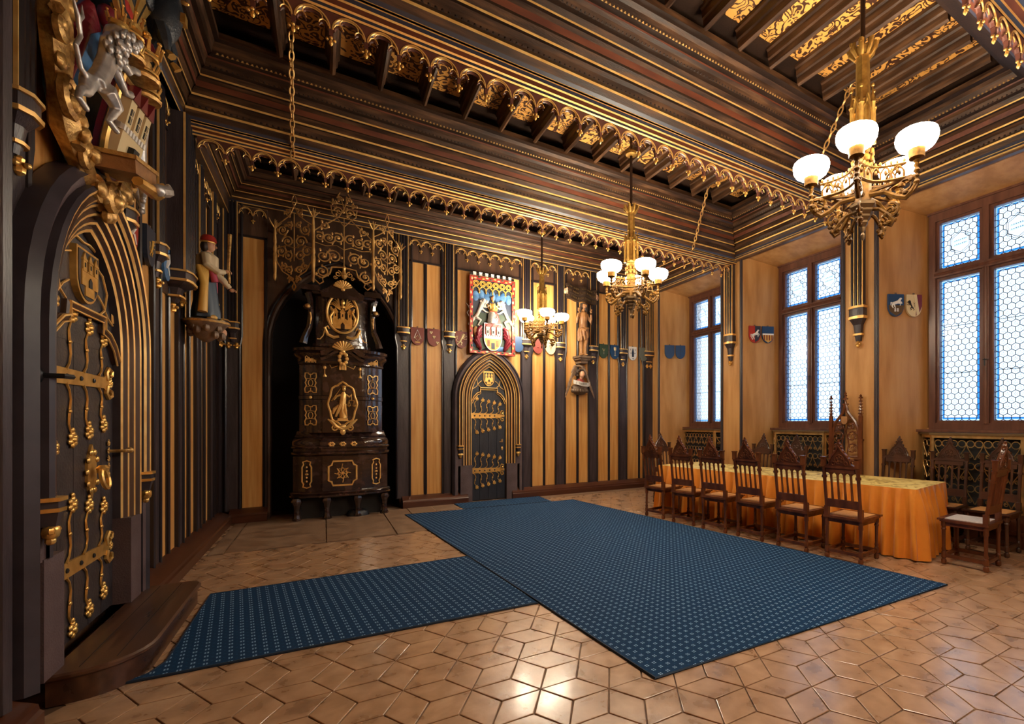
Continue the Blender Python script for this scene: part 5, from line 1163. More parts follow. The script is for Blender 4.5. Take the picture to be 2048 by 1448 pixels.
# ================================================================ CARVINGS
def remesh(o, v=.008, sm=3):
    m = o.modifiers.new('fuse', 'REMESH'); m.mode = 'VOXEL'; m.voxel_size = v; m.use_smooth_shade = True
    if sm: s_ = o.modifiers.new('soft', 'SMOOTH'); s_.factor = .5; s_.iterations = sm
    return o
def lion(mb, x, z, h, y, s_=1, d=1.0, thick=1.0):            # rampant lion, s_=1 looks to +x
    P = lambda a, b, c=0: (x + s_ * (a - .45) * h, y - c * h * d, z + b * h)
    t = lambda pts, rs: mb.tube([P(*p) for p in pts], [r * h * thick for r in rs], 7, flat=.8)
    t([(.33, .30, .02), (.40, .42, .03), (.47, .58, .04), (.54, .74, .05), (.58, .84, .05)], [.085, .08, .085, .11, .08])
    mb.ell(P(.60, .88, .06), .10 * h * thick, .09 * h, .105 * h * thick, 8, 6); mb.ell(P(.71, .86, .07), .055 * h, .05 * h, .045 * h, 7, 5); mb.ell(P(.69, .80, .06), .035 * h, .035 * h, .03 * h, 6, 4)
    t([(.36, .30, .06), (.50, .22, .08), (.44, .12, .07), (.40, .06, .06), (.52, .03, .08)], [.085, .06, .038, .032, .03])
    t([(.30, .30, 0), (.24, .18, 0), (.14, .12, 0), (.10, .05, 0), (.22, .02, .01)], [.08, .055, .036, .03, .03])
    t([(.55, .70, .07), (.68, .66, .10), (.78, .74, .10), (.88, .78, .11)], [.06, .042, .034, .036])
    t([(.52, .62, .05), (.66, .52, .07), (.76, .50, .07), (.86, .55, .08)], [.06, .042, .034, .036])
    t([(.28, .30, 0), (.14, .30, 0), (.06, .42, 0), (.14, .54, 0), (.10, .66, 0), (.02, .74, 0)], [.03, .024, .022, .022, .024, .012])
    t([(.11, .64, 0), (.18, .72, 0), (.16, .80, 0)], [.022, .02, .008])
    for k in range(9):
        u = 2 * PI * k / 9; mb.ell(P(.58 + .09 * math.cos(u), .80 + .11 * math.sin(u), .07), .035 * h, .03 * h, .04 * h, 6, 4)
def crown(mb, x, y, z, r, h, n=8):
    mb.lathe([(r * .92, 0), (r, .02 * h), (r, .3 * h), (r * .9, .32 * h)], 12, (x, y, z))
    for k in range(n):
        t = 2 * PI * k / n; c_, s_ = math.cos(t), math.sin(t); mb.tube([(x + r * c_, y + r * s_, z + .28 * h), (x + r * 1.12 * c_, y + r * 1.12 * s_, z + .62 * h), (x + r * 1.2 * c_, y + r * 1.2 * s_, z + .8 * h)], [r * .16, r * .12, r * .1], 5); mb.ell((x + r * 1.2 * c_, y + r * 1.2 * s_, z + .88 * h), r * .16, seg=6, rings=4)

# ---------------------------------------------------------------- large coat of arms on the left wall (local x along the wall, -y into the room)
coa = thing('coat_of_arms', 'large carved and gilded coat of arms with silver lion, helmets and black eagle', 'coat of arms', (XL + .06, 4.28, 0), LEFT)
fr = MB('gold_old')
edge = [(-.50, 4.45), (-.56, 4.2), (-.53, 3.95), (-.56, 3.75), (-.52, 3.5), (-.50, 3.32), (-.40, 3.17), (-.26, 3.05), (-.14, 2.98), (0, 2.93)]
full = edge + [(-x, z) for x, z in edge[-2::-1]]
fr.tube([(x, -.06, z) for x, z in full], [.075 + .02 * math.sin(i * 2.3) for i in range(len(full))], 7, flat=.8)
for s_ in (-1, 1):
    for x, z, r, a0, tr in ((.60, 4.30, .11, 0, 1.4), (.55, 3.92, .12, 2, 1.5), (.60, 3.60, .08, 1, 1.4), (.50, 3.30, .13, 2.5, 1.6), (.30, 3.06, .09, 0, 1.4), (.12, 2.93, .07, 1, 1.3)):
        fr.tube(spiral(s_ * x, z, r, .02, a0 if s_ > 0 else PI - a0, s_ * tr, 16, -.10), [.032 - .001 * k for k in range(17)], 6)
    for k in range(26):
        u = k / 25; i = min(int(u * 9), 8); f = u * 9 - i; ex = edge[i][0] + (edge[i + 1][0] - edge[i][0]) * f; ez = edge[i][1] + (edge[i + 1][1] - edge[i][1]) * f
        fr.ell((s_ * (-ex) + R.uniform(-.05, .05), -.10 + R.uniform(-.03, .02), ez + R.uniform(-.04, .04)), .035 + .02 * R.random(), .03, .05, 6, 4)
fr.tube(spiral(0, 2.93, .085, .02, PI / 2, 1.6, 16, -.13), .028, 6); fr.ell((0, -.14, 2.92), .05, .05, .05, 8, 6); fr.ell((.09, -.10, 2.86), .05, .035, .06, 7, 5).ell((.03, -.10, 2.83), .04, .03, .05, 7, 5)
fr.build('gilt_frame', coa, smooth=50)
fb = MB('sky_blue'); fb.prism([(x * .98, z) for x, z in full], -.03, .0); fb.build('field', coa, smooth=0)
# tilted shield with castle
sh = MB('mantle'); Mx = Matrix.Translation((.06, -.18, 3.70)) @ Matrix.Rotation(math.radians(-9), 4, 'Y') @ Matrix.Rotation(math.radians(14), 4, 'X')
sh.M = Mx; PO = shield_poly(.52, .62)
sh.prism(PO, -.05, .0); sh.m('gold').tube([(x, -.05, z) for x, z in PO], .020, 6, True)
sh.build('shield', coa, smooth=30)
cs = MB('cream', Mx); castle(cs, 0, -.46, .40, .44, -.05, 'cream', 'black', 'mantle')
cs.m('silver').box(-.21, .21, -.085, -.05, -.30, -.26).m('cream').box(-.2, .2, -.10, -.05, -.46, -.30)
for k in range(8): cs.m('white').box(-.21 + k * .0545, -.18 + k * .0545, -.105, -.05, -.30, -.265)
for dx in (-.145, 0, .145):
    cs.m('cream').box(dx - .05, dx + .05, -.10, -.05, -.27, -.10).m('black').box(dx - .022, dx + .022, -.103, -.05, -.24, -.15).m('cream').box(dx - .003, dx + .003, -.105, -.05, -.24, -.15).box(dx - .022, dx + .022, -.105, -.05, -.198, -.192).m('mantle').prism([(dx - .06, -.10), (dx + .06, -.10), (dx, .0)], -.11, -.05)
cs.m('gold_old').box(-.09, .09, -.12, -.05, -.5, -.44).m('black').box(-.05, .05, -.13, -.05, -.46, -.36)
cs.build('castle_relief', coa, smooth=0)
bt = MB('carved', Matrix.Translation((.02, -.19, 3.08)) @ Matrix.Rotation(math.radians(-12), 4, 'Y'))      # plinth under the shield
bt.box(-.22, .22, -.10, .1, .02, .10); bt.m('gold_old').box(-.24, .24, -.11, .1, .10, .125); bt.m('gold').tube([(-.2, -.1, -.02), (0, -.14, -.05), (.2, -.1, .0), (.28, -.12, .06)], [.03, .045, .04, .01], 7)
bt.m('silver').tube([(-.02, -.16, -.03), (.1, -.18, -.01), (.22, -.16, .05)], [.04, .035, .012], 7).ell((-.04, -.16, -.03), .045, .04, .04, 7, 5)
bt.build('plinth', coa, smooth=45)
li = MB('silver'); lion(li, -.48, 3.16, .68, -.20, 1, 1.3, .95); lo = remesh(li.build('lion', coa, smooth=60), .007, 1)
mn = MB('silver')
for k in range(46):
    u = R.random(); t = R.uniform(-1.5, 1.5); bx = -.48 + (.47 + .13 * u - .45) * .68; bz = 3.16 + (.60 + .30 * u) * .68
    mn.ell((bx + .075 * math.sin(t) * (1.1 - .2 * u), -.215 - .06 * u - .075 * math.cos(t), bz), .017, .016, .026, 6, 4)
mn.m('black').ell((-.48 + .27 * .68, -.28, 3.16 + .83 * .68), .016, .02, .008, 6, 4)
mn.build('mane', lo, smooth=60)
lc = MB('gold'); crown(lc, -.375, -.26, 3.82, .045, .08); lc.build('lion_crown', coa, smooth=45)
li = MB('silver'); lion(li, .40, 3.06, .72, -.12, -1, 1.2, 1.05); remesh(li.build('lion', coa, smooth=60), .010, 2)
def helmet(x, y, z, s_, tilt):
    Mh = Matrix.Translation((x, y, z)) @ Matrix.Rotation(tilt, 4, 'Z') @ Matrix.Scale(s_, 4)
    h = MB('gold_old', Mh); h.lathe([(.14, -.16), (.15, -.13), (.10, -.08), (.11, 0), (.115, .06), (.09, .13), (.04, .17)], 12)
    h.m('black').ell((0, -.075, .02), .075, .05, .055, 8, 6); h.m('gold')
    for k in range(4): u = -.45 + .3 * k; h.tube([(.115 * math.sin(u), -.115 * math.cos(u), -.05), (.13 * math.sin(u), -.14 * math.cos(u), .02), (.10 * math.sin(u), -.10 * math.cos(u), .085)], .010, 5)
    for zz in (-.13, -.075, .085): h.tube([(.125 * math.cos(2 * PI * k / 14), .125 * math.sin(2 * PI * k / 14), zz) for k in range(14)], .014, 5, True)
    return h.build('helmet', coa, smooth=45)
helmet(-.10, -.22, 3.90, .62, -.4); helmet(.10, -.24, 3.90, .66, 0); helmet(.32, -.20, 3.88, .66, .5)
cw = MB('gold'); crown(cw, -.08, -.22, 4.01, .065, .10); cw.build('crown', coa, smooth=45)
cw = MB('gold'); crown(cw, .27, -.20, 4.04, .09, .13, 10); cw.m('mantle').ell((.27, -.20, 4.11), .08, .08, .08, 10, 6); cw.m('gold').tube([(.18, -.20, 4.10), (.27, -.23, 4.20), (.36, -.20, 4.10)], .013, 5).ell((.27, -.23, 4.22), .022, seg=7, rings=5); cw.build('crown', coa, smooth=45)
mt = MB('mantle')
for k in range(6): mt.tube([(-.16 - .03 * k, -.10, 3.90 - .02 * k), (-.30 - .02 * k, -.11, 3.94 - .05 * k), (-.42 - .01 * k, -.08, 3.80 - .09 * k)], [.03, .035, .012], 7)
mt.ell((-.18, -.16, 3.98), .06, .05, .07, 8, 6).ell((-.10, -.18, 4.0), .05, .04, .06, 8, 6); mt.build('mantling', coa, smooth=60)
for k in range(9):                                             # fan of banners
    u = math.radians(48 - 12 * k); L = .62 if k % 2 else .56
    Mb = Matrix.Translation((-.05, -.20 - .01 * (k % 2), 3.98)) @ Matrix.Rotation(-u, 4, 'Y')
    b = MB('gold', Mb); w0, w1 = .018, .075
    if k in (0, 1, 6, 7, 8): b.prism([(-w0, 0), (w0, 0), (w1, L), (0, L * .93), (-w1, L)], -.012, .012); b.m('black').tube([(0, -.014, .05), (0, -.014, L * .9)], .005, 4)
    else:
        n = 9
        for j in range(n):
            f0, f1 = j / n, (j + 1) / n; g0, g1 = w0 + (w1 - w0) * f0, w0 + (w1 - w0) * f1
            b.m(('gold', 'black', 'red')[j % 3]).prism([(-g0, L * f0), (g0, L * f0), (g1, L * f1), (-g1, L * f1)], -.012, .012)
    b.m('gold').lathe([(.012, 0), (.02, .03), (.003, .07)], 6, (w1 if k > 4 else -w1, 0, L)); b.build('banner', coa, smooth=0)
eg = MB('eagle'); ex, ez = .46, 4.52
eg.tube([(ex, -.24, ez - .26), (ex, -.27, ez - .1), (ex + .02, -.28, ez + .06), (ex + .06, -.30, ez + .2), (ex + .10, -.33, ez + .24)], [.05, .10, .11, .06, .03], 8)
for s_ in (-1, 1):
    for k in range(8):
        u = math.radians(100 - 17 * k); eg.tube([(ex + s_ * .06, -.22, ez + .1 - k * .02), (ex + s_ * (.12 + .10 * abs(math.cos(u))), -.18, ez + .08 + .16 * math.sin(u)), (ex + s_ * (.16 + .24 * max(.3, math.cos(u))), -.14, ez + .34 * math.sin(u) + .04)], [.03, .036, .012], 6)
    eg.tube([(ex + s_ * .05, -.27, ez - .12), (ex + s_ * .09, -.30, ez - .22), (ex + s_ * .07, -.31, ez - .30)], [.05, .04, .02], 6)
for k in range(5): eg.tube([(ex, -.24, ez - .2), (ex + (k - 2) * .05, -.22, ez - .36)], [.03, .025], 6)
eg.build('eagle', coa, smooth=50)
eo = bpy.data.objects['eagle']
for nm, fn in (('eagle_crown', lambda g: crown(g, ex + .07, -.32, ez + .26, .035, .08, 6)), ('beak', lambda g: g.ell((ex + .12, -.37, ez + .22), .02, .03, .015, 6, 4)), ('breast_badge', lambda g: g.box(ex - .02, ex + .05, -.40, -.37, ez - .02, ez + .05)),
               ('claw', lambda g: g.tube([(ex - .07, -.31, ez - .30), (ex - .08, -.34, ez - .34)], [.018, .03], 6)), ('claw', lambda g: g.tube([(ex + .07, -.31, ez - .30), (ex + .08, -.34, ez - .34)], [.018, .03], 6))):
    g = MB('gold'); fn(g); g.build(nm, eo, smooth=45)

# ---------------------------------------------------------------- painted figure on a bracket, left wall
sl = thing('saint_statue', 'painted wooden figure in red hat with staff on carved bracket, left wall', 'statue', (XL + .235, 6.84, 0), LEFT)
b = MB('robe_blue')
b.loft([[(r * (1 + .10 * math.sin(7 * t + z * 3)) * math.cos(t) + ox, r * .8 * (1 + .10 * math.sin(7 * t + z * 3)) * math.sin(t), z) for t in [2 * PI * k / 28 for k in range(28)]] for z, r, ox in ((2.66, .15, .03), (2.72, .15, .03), (2.9, .12, .02), (3.1, .10, 0), (3.18, .085, 0))], True, True)
b.build('robe', sl, smooth=60)
b = MB('robe_cream'); b.tube([(0, 0, 3.14), (0, -.01, 3.24), (0, -.01, 3.34), (0, -.01, 3.39)], [.085, .10, .10, .04], 10)
for s_ in (-1, 1): b.tube([(s_ * .09, -.01, 3.34), (s_ * .15, -.03, 3.22), (s_ * .11, -.12, 3.16), (s_ * .06, -.17, 3.18)] if s_ < 0 else [(.09, -.01, 3.34), (.16, -.03, 3.22), (.17, -.12, 3.14), (.19, -.18, 3.06)], [.045, .042, .038, .028], 8)
remesh(b.build('tunic', sl, smooth=60), .008, 2)
b = MB('skin'); b.ell((0, -.03, 3.46), .048, .052, .064, 10, 8).tube([(0, -.01, 3.37), (0, -.015, 3.42)], .03, 8).ell((0, -.085, 3.455), .010, .014, .014, 6, 4)
b.build('head', sl, smooth=60)
for hx, hy, hz in ((-.05, -.19, 3.19), (.19, -.20, 3.04)):
    b = MB('skin'); b.ell((hx, hy, hz), .022, .026, .024, 8, 6)
    for k in range(4): b.tube([(hx - .015 + .01 * k, hy - .018, hz + .01), (hx - .016 + .011 * k, hy - .036, hz - .004), (hx - .015 + .010 * k, hy - .034, hz - .022)], .0055, 5)
    b.tube([(hx + .018, hy - .01, hz + .008), (hx + .026, hy - .026, hz + .012)], .006, 5); remesh(b.build('hand', sl), .004, 1)
b = MB('red'); b.lathe([(.055, 3.495), (.075, 3.51), (.068, 3.55), (.05, 3.575), (.01, 3.58)], 12, (0, -.02, 0)); b.m('gold').lathe([(.062, 3.49), (.066, 3.505)], 12, (0, -.02, 0)); b.build('hat', sl)
b = MB('hair'); b.ell((0, .005, 3.45), .06, .045, .065, 10, 8); b.build('hair', sl)
b = MB('robe_gold')
for k in range(4): b.tube([(-.10 - .012 * k, -.02 + .02 * k, 3.20), (-.14 - .01 * k, -.01, 3.0), (-.15 - .012 * k, 0, 2.70)], [.03, .035, .04], 7)
b.m('robe_pink').tube([(-.10, -.06, 3.20), (-.08, -.09, 3.05)], [.03, .035], 7).tube([(.10, -.05, 3.16), (.13, -.05, 2.98), (.13, -.04, 2.94)], [.035, .035, .01], 7); b.build('cloak', sl, smooth=60)
b = MB('gold_old'); b.tube([(-.06, -.21, 3.06), (-.05, -.20, 3.25), (.02, -.20, 3.5), (.04, -.20, 3.64)], [.012, .014, .016, .020], 7); b.build('staff', sl)
b = MB('robe_gold'); b.ell((-.06, -.06, 2.66), .06, .05, .035, 8, 5).ell((.10, -.08, 2.655), .045, .07, .03, 8, 5); b.build('shoe', sl)
b = MB('bracket'); b.lathe([(.03, 2.40), (.08, 2.44), (.13, 2.52), (.18, 2.58), (.20, 2.60), (.20, 2.63), (.16, 2.635)], 12, (.02, .0, 0))
for k in range(14): b.ell((.02 + .14 * math.cos(k * 1.37), .14 * math.sin(k * 1.37), 2.47 + .1 * (k % 4) / 4), .04, .035, .045, 6, 5)
b.m('skin').ell((.08, -.13, 2.52), .045, .04, .055, 8, 6); b.m('gold_old').lathe([(.205, 2.60), (.21, 2.62)], 14, (.02, 0, 0)); b.build('bracket', sl, smooth=55)

# ---------------------------------------------------------------- carved man of sorrows on a console, far wall
cx = 4.72
cs_ = thing('christ_statue', 'brown carved standing figure with raised hands on the far wall', 'statue', (cx, YB - .19, 2.94), 0)
b = MB('carved')
b.tube([(0, 0, .56), (0, -.005, .68), (0, -.01, .82), (0, 0, .92), (0, .005, .97)], [.085, .075, .095, .085, .03], 10, flat=.8)
b.tube([(0, 0, .95), (.01, -.015, 1.02)], [.032, .03], 8).ell((.015, -.03, 1.07), .052, .058, .075, 10, 8).ell((.035, -.085, 1.065), .011, .014, .016, 6, 4)
for s_ in (-1, 1):
    b.tube([(s_ * .08, 0, .91), (s_ * .15, -.01, .78), (s_ * .17, -.02, .70), (s_ * .17, -.05, .80), (s_ * .15, -.07, .90)], [.036, .032, .028, .026, .020], 8)
    hx, hy, hz = s_ * .15, -.08, .95
    b.ell((hx, hy, hz), .025, .014, .032, 8, 6)
    for k in range(4): b.tube([(hx - .018 + .012 * k, hy, hz + .02), (hx - .02 + .0135 * k, hy - .008, hz + .045), (hx - .02 + .0135 * k, hy - .016, hz + .062 - .004 * abs(k - 1.5))], .0065, 5)
    b.tube([(hx - s_ * .022, hy, hz), (hx - s_ * .038, hy - .006, hz + .022)], .007, 5)
    b.tube([(s_ * .045, 0, .58), (s_ * .05, -.03 - .02 * s_, .32), (s_ * .045, -.01 - .01 * s_, .26), (s_ * .05, .0, .04)], [.065, .042, .04, .026], 8); b.ell((s_ * .055, -.05, .022), .03, .065, .022, 8, 5)
remesh(b.build('body', cs_, smooth=60), .008, 2)
b = MB('carved')
for k in range(9): t = 2 * PI * k / 9; b.tube([(.085 * math.cos(t), .07 * math.sin(t), .60), (.105 * math.cos(t + .3), .09 * math.sin(t + .3), .48), (.11 * math.cos(t + .5), .09 * math.sin(t + .5), .36 + .06 * math.cos(t))], [.03, .035, .022], 7)
b.tube([(-.09, -.06, .58), (0, -.10, .54), (.09, -.06, .60)], .03, 7); remesh(b.build('loincloth', cs_, smooth=60), .009, 1)
b = MB('hair'); b.ell((.0, .01, 1.08), .062, .06, .075, 10, 7)
for s_ in (-1, 1): b.tube([(s_ * .05, -.01, 1.08), (s_ * .065, 0, .99), (s_ * .06, .01, .91)], [.026, .026, .012], 7)
b.tube([(.02, -.075, 1.02), (.02, -.07, .985)], [.026, .012], 7).tube([(.068 * math.cos(2 * PI * k / 12), -.015 + .068 * math.sin(2 * PI * k / 12), 1.115) for k in range(12)], .012, 5, True); b.build('hair', cs_, smooth=60)
b = MB('carved_dark'); b.plan([(-.14, -.13), (.14, -.13), (.17, .17), (-.17, .17)], -.05, -.005).plan([(-.12, -.10), (.12, -.10), (.14, .17), (-.14, .17)], -.09, -.05).plan([(-.08, -.06), (.08, -.06), (.1, .17), (-.1, .17)], -.16, -.09); b.build('pedestal', cs_, smooth=0)
# angel console
an = thing('angel_console', 'carved winged angel bust with inscribed band below the standing figure', 'console', (4.65, YB - .19, 2.4), 0)
b = MB('carved_dark'); b.lathe([(.02, -.30), (.12, -.28), (.17, -.22), (.19, -.12), (.14, -.08)], 12, (0, .04, 0), 1, .7)
for k in range(10): u = PI + PI * k / 9; b.ell((.17 * math.cos(u), .04 + .12 * math.sin(u), -.21), .035, .03, .045, 6, 5)
b.build('cloud_base', an, smooth=55)
b = MB('dull_red'); b.tube([(0, .02, -.12), (0, .0, -.02), (0, .0, .05)], [.12, .11, .05], 10, flat=.7); b.build('bust', an, smooth=60)
b = MB('skin'); b.ell((.02, -.05, .14), .055, .055, .072, 10, 8).tube([(.01, -.01, .04), (.015, -.03, .09)], .035, 8).ell((.04, -.105, .135), .011, .014, .014, 6, 4); b.build('head', an, smooth=60)
b = MB('hair')
for k in range(16): u = PI * (-.15 + 1.3 * k / 15); b.ell((.0 + .085 * math.cos(u), .0 + .02 * (k % 3 - 1), .15 + .085 * math.sin(u)), .034, .04, .034, 6, 5)
b.build('hair', an, smooth=60)
for s_ in (-1, 1):
    b = MB('bracket')
    for k in range(6): b.tube([(s_ * .06, .06, .30 - .02 * k), (s_ * (.16 + .012 * k), .04, .18 - .03 * k), (s_ * (.22 + .022 * k), .02, -.06 - .045 * k), (s_ * (.24 + .022 * k), .01, -.14 - .045 * k)], [.02, .022, .018, .006], 5)
    b.tube([(0, .07, .33), (s_ * .1, .06, .31), (s_ * .18, .05, .18)], [.03, .035, .02], 7); b.build('wing', an, smooth=50)
b = MB('ivory'); L = [(-.19, -.06, -.02), (-.12, -.13, -.05), (0, -.16, -.08), (.12, -.14, -.08), (.19, -.08, -.05)]
b.loft([[(x, y, z - .045) for x, y, z in L], [(x, y, z + .04) for x, y, z in L]]).loft([[(x, y + .012, z - .045) for x, y, z in L], [(x, y + .012, z + .04) for x, y, z in L]])
bo = b.build('inscription_band', an, smooth=60)
b = MB('black')
for k in range(13):
    f = -.85 + 1.7 * k / 12; x = .17 * f; y = -.165 + .085 * f * f; z = -.075 + .03 * f * f
    b.box(x - .004, x + .002, y - .004, y + .003, z - .022, z + .024)
    if k % 2: b.box(x - .004, x + .010, y - .004, y + .004, z + (.018 if k % 3 else -.004), z + (.024 if k % 3 else .002))
b.build('lettering', bo, smooth=0)
# dark carved banderole above the figure, hands at both ends
bd = thing('carved_banderole', 'dark carved scroll held by two hands above the standing figure', 'carving', (4.71, YB - .06, 4.30), 0)
b = MB('hair'); xs = [-.38 + .76 * k / 16 for k in range(17)]
def wav(k): return .03 * math.sin(k * .8)
for r0, r1, yy in ((.17, .07, -.05), (.07, -.04, -.085), (-.04, -.15, -.06)):
    top = [(x, yy - .02 * math.sin(k * .9), r0 + wav(k) * .6 - .06 * (x + .38)) for k, x in enumerate(xs)]; bot = [(x, yy - .03, r1 + wav(k) * .6 - .06 * (x + .38)) for k, x in enumerate(xs)]
    b.loft([[(x, .0, z) for x, y, z in top], top, bot, [(x, 0.0, z) for x, y, z in bot]])
bo = b.build('scroll', bd, smooth=30)
b = MB('brass_dark')
for j, z0 in enumerate((.11, .015, -.085)):
    for k in range(26):
        x = -.35 + .7 * k / 25; z = z0 + wav((x + .38) / .76 * 16) * .6 - .06 * (x + .38); h = (.036, .028, .044)[(k * 7 + j) % 3]
        if (k + j) % 6 == 5: continue
        b.box(x - .005, x + .004, -.118 + .03 * (j != 1), -.05, z - h / 2, z + h / 2)
b.build('lettering', bo, smooth=0)
for s_ in (-1, 1):
    b = MB('skin'); x = s_ * .375; z = .0 - .06 * (x + .38)
    for k in range(4): b.tube([(x + s_ * .02, -.06, z + .045 - .03 * k), (x - s_ * .0, -.11, z + .042 - .03 * k), (x - s_ * .03, -.115, z + .040 - .03 * k)], .012, 6)
    b.ell((x + s_ * .015, -.07, z), .03, .035, .06, 8, 6).tube([(x, -.08, z + .05), (x - s_ * .03, -.10, z + .075)], .012, 6); b.build('hand', bd, smooth=60)

# ---------------------------------------------------------------- heraldic relief above the far door
hr = thing('heraldic_relief', 'painted heraldic relief with two white lions over the far arched door', 'relief', (2.77, YB - .10, 0), 0)
X0, X1, Z0, Z1 = -.44, .44, 2.83, 4.30
b = MB('navy').box(X0 + .05, X1 - .05, -.005, .03, Z0 + .05, Z1 - .05); b.m('green').box(X0 + .06, X1 - .06, -.01, 0, Z0 + .05, 3.62)
b.m('sky_blue')
for k in range(7): b.ell((X0 + .12 + k * .107, -.015, 3.93 + .03 * (k % 2)), .06, .012, .10, 8, 5)
b.m('sky_blue').ell((-.33, -.01, 3.05), .08, .012, .1, 8, 5).ell((.1, -.01, 2.95), .2, .012, .05, 8, 5); b.build('painted_field', hr, smooth=50)
b = MB('red'); w = .055
b.box(X0, X0 + w, -.05, .03, Z0, Z1).box(X1 - w, X1, -.05, .03, Z0, Z1).box(X0 + w, X1 - w, -.05, .03, Z0, Z0 + w).box(X0 + w, X1 - w, -.05, .03, Z1 - w, Z1)
b.m('dull_red').tube([(X0, -.05, Z0), (X1, -.05, Z0), (X1, -.05, Z1), (X0, -.05, Z1)], .010, 5, True); fo = b.build('frame', hr, smooth=0)
def leaf(x, z, ax, k):
    d = .026 * (1 if k % 2 else -1); MB(('cream', 'green', 'robe_gold')[k % 3]).ell((x + (0 if ax else d * .4), -.052, z + (d * .4 if ax else 0)), .030 if ax else .017, .008, .017 if ax else .030, 6, 4).build('leaf', fo, smooth=50)
n = 16
for k in range(n): leaf(X0 + w / 2, Z0 + .05 + (Z1 - Z0 - .1) * k / (n - 1), 0, k); leaf(X1 - w / 2, Z0 + .05 + (Z1 - Z0 - .1) * k / (n - 1), 0, k + 1)
for k in range(10): leaf(X0 + .1 + (X1 - X0 - .2) * k / 9, Z0 + w / 2, 1, k); leaf(X0 + .1 + (X1 - X0 - .2) * k / 9, Z1 - w / 2, 1, k)
b = MB('white')
for k in range(15): x = X0 + .01 + (X1 - X0 - .02) * k / 15; b.m('white' if k % 2 else 'black').box(x, x + .059, -.03, .0, Z1, Z1 + (.085 if k % 2 else .06))
b.m('cream').box(X0, X1, -.035, .0, Z1 - .004, Z1 + .018); b.build('fringe', hr, smooth=0)
b = MB('robe_gold')
for k in range(6):
    x = X0 + .12 + (X1 - X0 - .24) * k / 5
    for rr in (.055, .03): b.tube([(x + rr * math.cos(2 * PI * j / 10), -.025, 4.17 + rr * math.sin(2 * PI * j / 10)) for j in range(10)], .010, 5, True)
    b.tube([(x - .065, -.03, 4.02), (x - .05, -.03, 4.08), (x, -.03, 4.115), (x + .05, -.03, 4.08), (x + .065, -.03, 4.02)], .011, 5).ell((x + .065, -.03, 4.0), .016, .012, .022, 6, 4)
b.m('black')
b.build('gilt_tracery', hr, smooth=45)
for s_ in (-1, 1):
    b = MB('ivory'); lion(b, s_ * -.26, 3.34, .58, -.02, s_, .4, .72); remesh(b.build('lion', hr, smooth=60), .006, 1)
    b = MB('mantle')
    for k in range(4): b.tube([(s_ * .22, -.03, 3.36 - .06 * k), (s_ * (.28 + .02 * k), -.05, 3.28 - .07 * k), (s_ * (.30 - .02 * k), -.03, 3.12 - .06 * k), (s_ * .24, -.02, 2.96 - .02 * k)], [.03, .045, .04, .02], 6)
    b.m('carved').ell((s_ * .33, -.04, 3.25), .045, .03, .10, 7, 5).ell((s_ * .28, -.04, 3.0), .045, .03, .07, 7, 5); b.build('drapery', hr, smooth=60)
b = MB('red'); PO = [(x, z + 3.42) for x, z in shield_poly(.34, .52)]; b.prism(PO, -.05, 0); b.m('robe_gold').prism([(x, min(z, 3.16)) for x, z in PO], -.056, -.05)
b.m('red').box(-.17, .17, -.058, -.05, 3.16, 3.18)
for dx in (-.105, 0, .105): b.m('ivory').box(dx - .030, dx + .030, -.075, -.05, 3.20, 3.33).box(dx - .036, dx + .036, -.08, -.05, 3.31, 3.35).m('black').box(dx - .014, dx + .014, -.078, -.05, 3.23, 3.28).m('red').prism([(dx - .04, 3.35), (dx + .04, 3.35), (dx, 3.40)], -.078, -.05)
for k in range(8): b.m('white').box(-.165 + .042 * k, -.14 + .042 * k, -.068, -.05, 3.17, 3.20)
b.m('white').box(-.165, .165, -.062, -.05, 3.13, 3.175); b.m('navy').box(-.035, .035, -.06, -.05, 2.93, 3.05); b.m('carved').box(-.11, -.06, -.06, -.05, 2.98, 3.1).box(.06, .11, -.06, -.05, 2.98, 3.1); b.m('silver').tube([(x, -.052, z) for x, z in PO], .010, 5, True)
b.build('city_shield', hr, smooth=0)
b = MB('red'); b.prism([(-.10, 3.42), (.16, 3.42), (.10, 3.62), (0, 3.75), (-.08, 3.62)], -.05, -.0); b.m('silver').lathe([(.09, 0), (.10, .04), (.08, .10), (.085, .16), (.05, .22)], 12, (-.02, -.06, 3.42), 1, .7); b.m('silver')
for k in range(4): b.tube([(.06 - .03 * k, -.10, 3.44 + .02 * k), (.08 - .03 * k, -.11, 3.52), (.05 - .03 * k, -.09, 3.60)], .012, 5)
b.build('helmet', hr, smooth=50)
b = MB('gold'); crown(b, 0, -.05, 3.66, .085, .14, 8); b.m('robe_gold').ell((0, -.04, 3.76), .07, .05, .06, 9, 6).ell((0, -.05, 3.85), .02, seg=6, rings=4); b.m('carved').tube([(0, -.03, 3.86), (-.02, -.04, 3.92), (.02, -.04, 3.97)], [.02, .03, .008], 6); b.build('crown', hr, smooth=50)

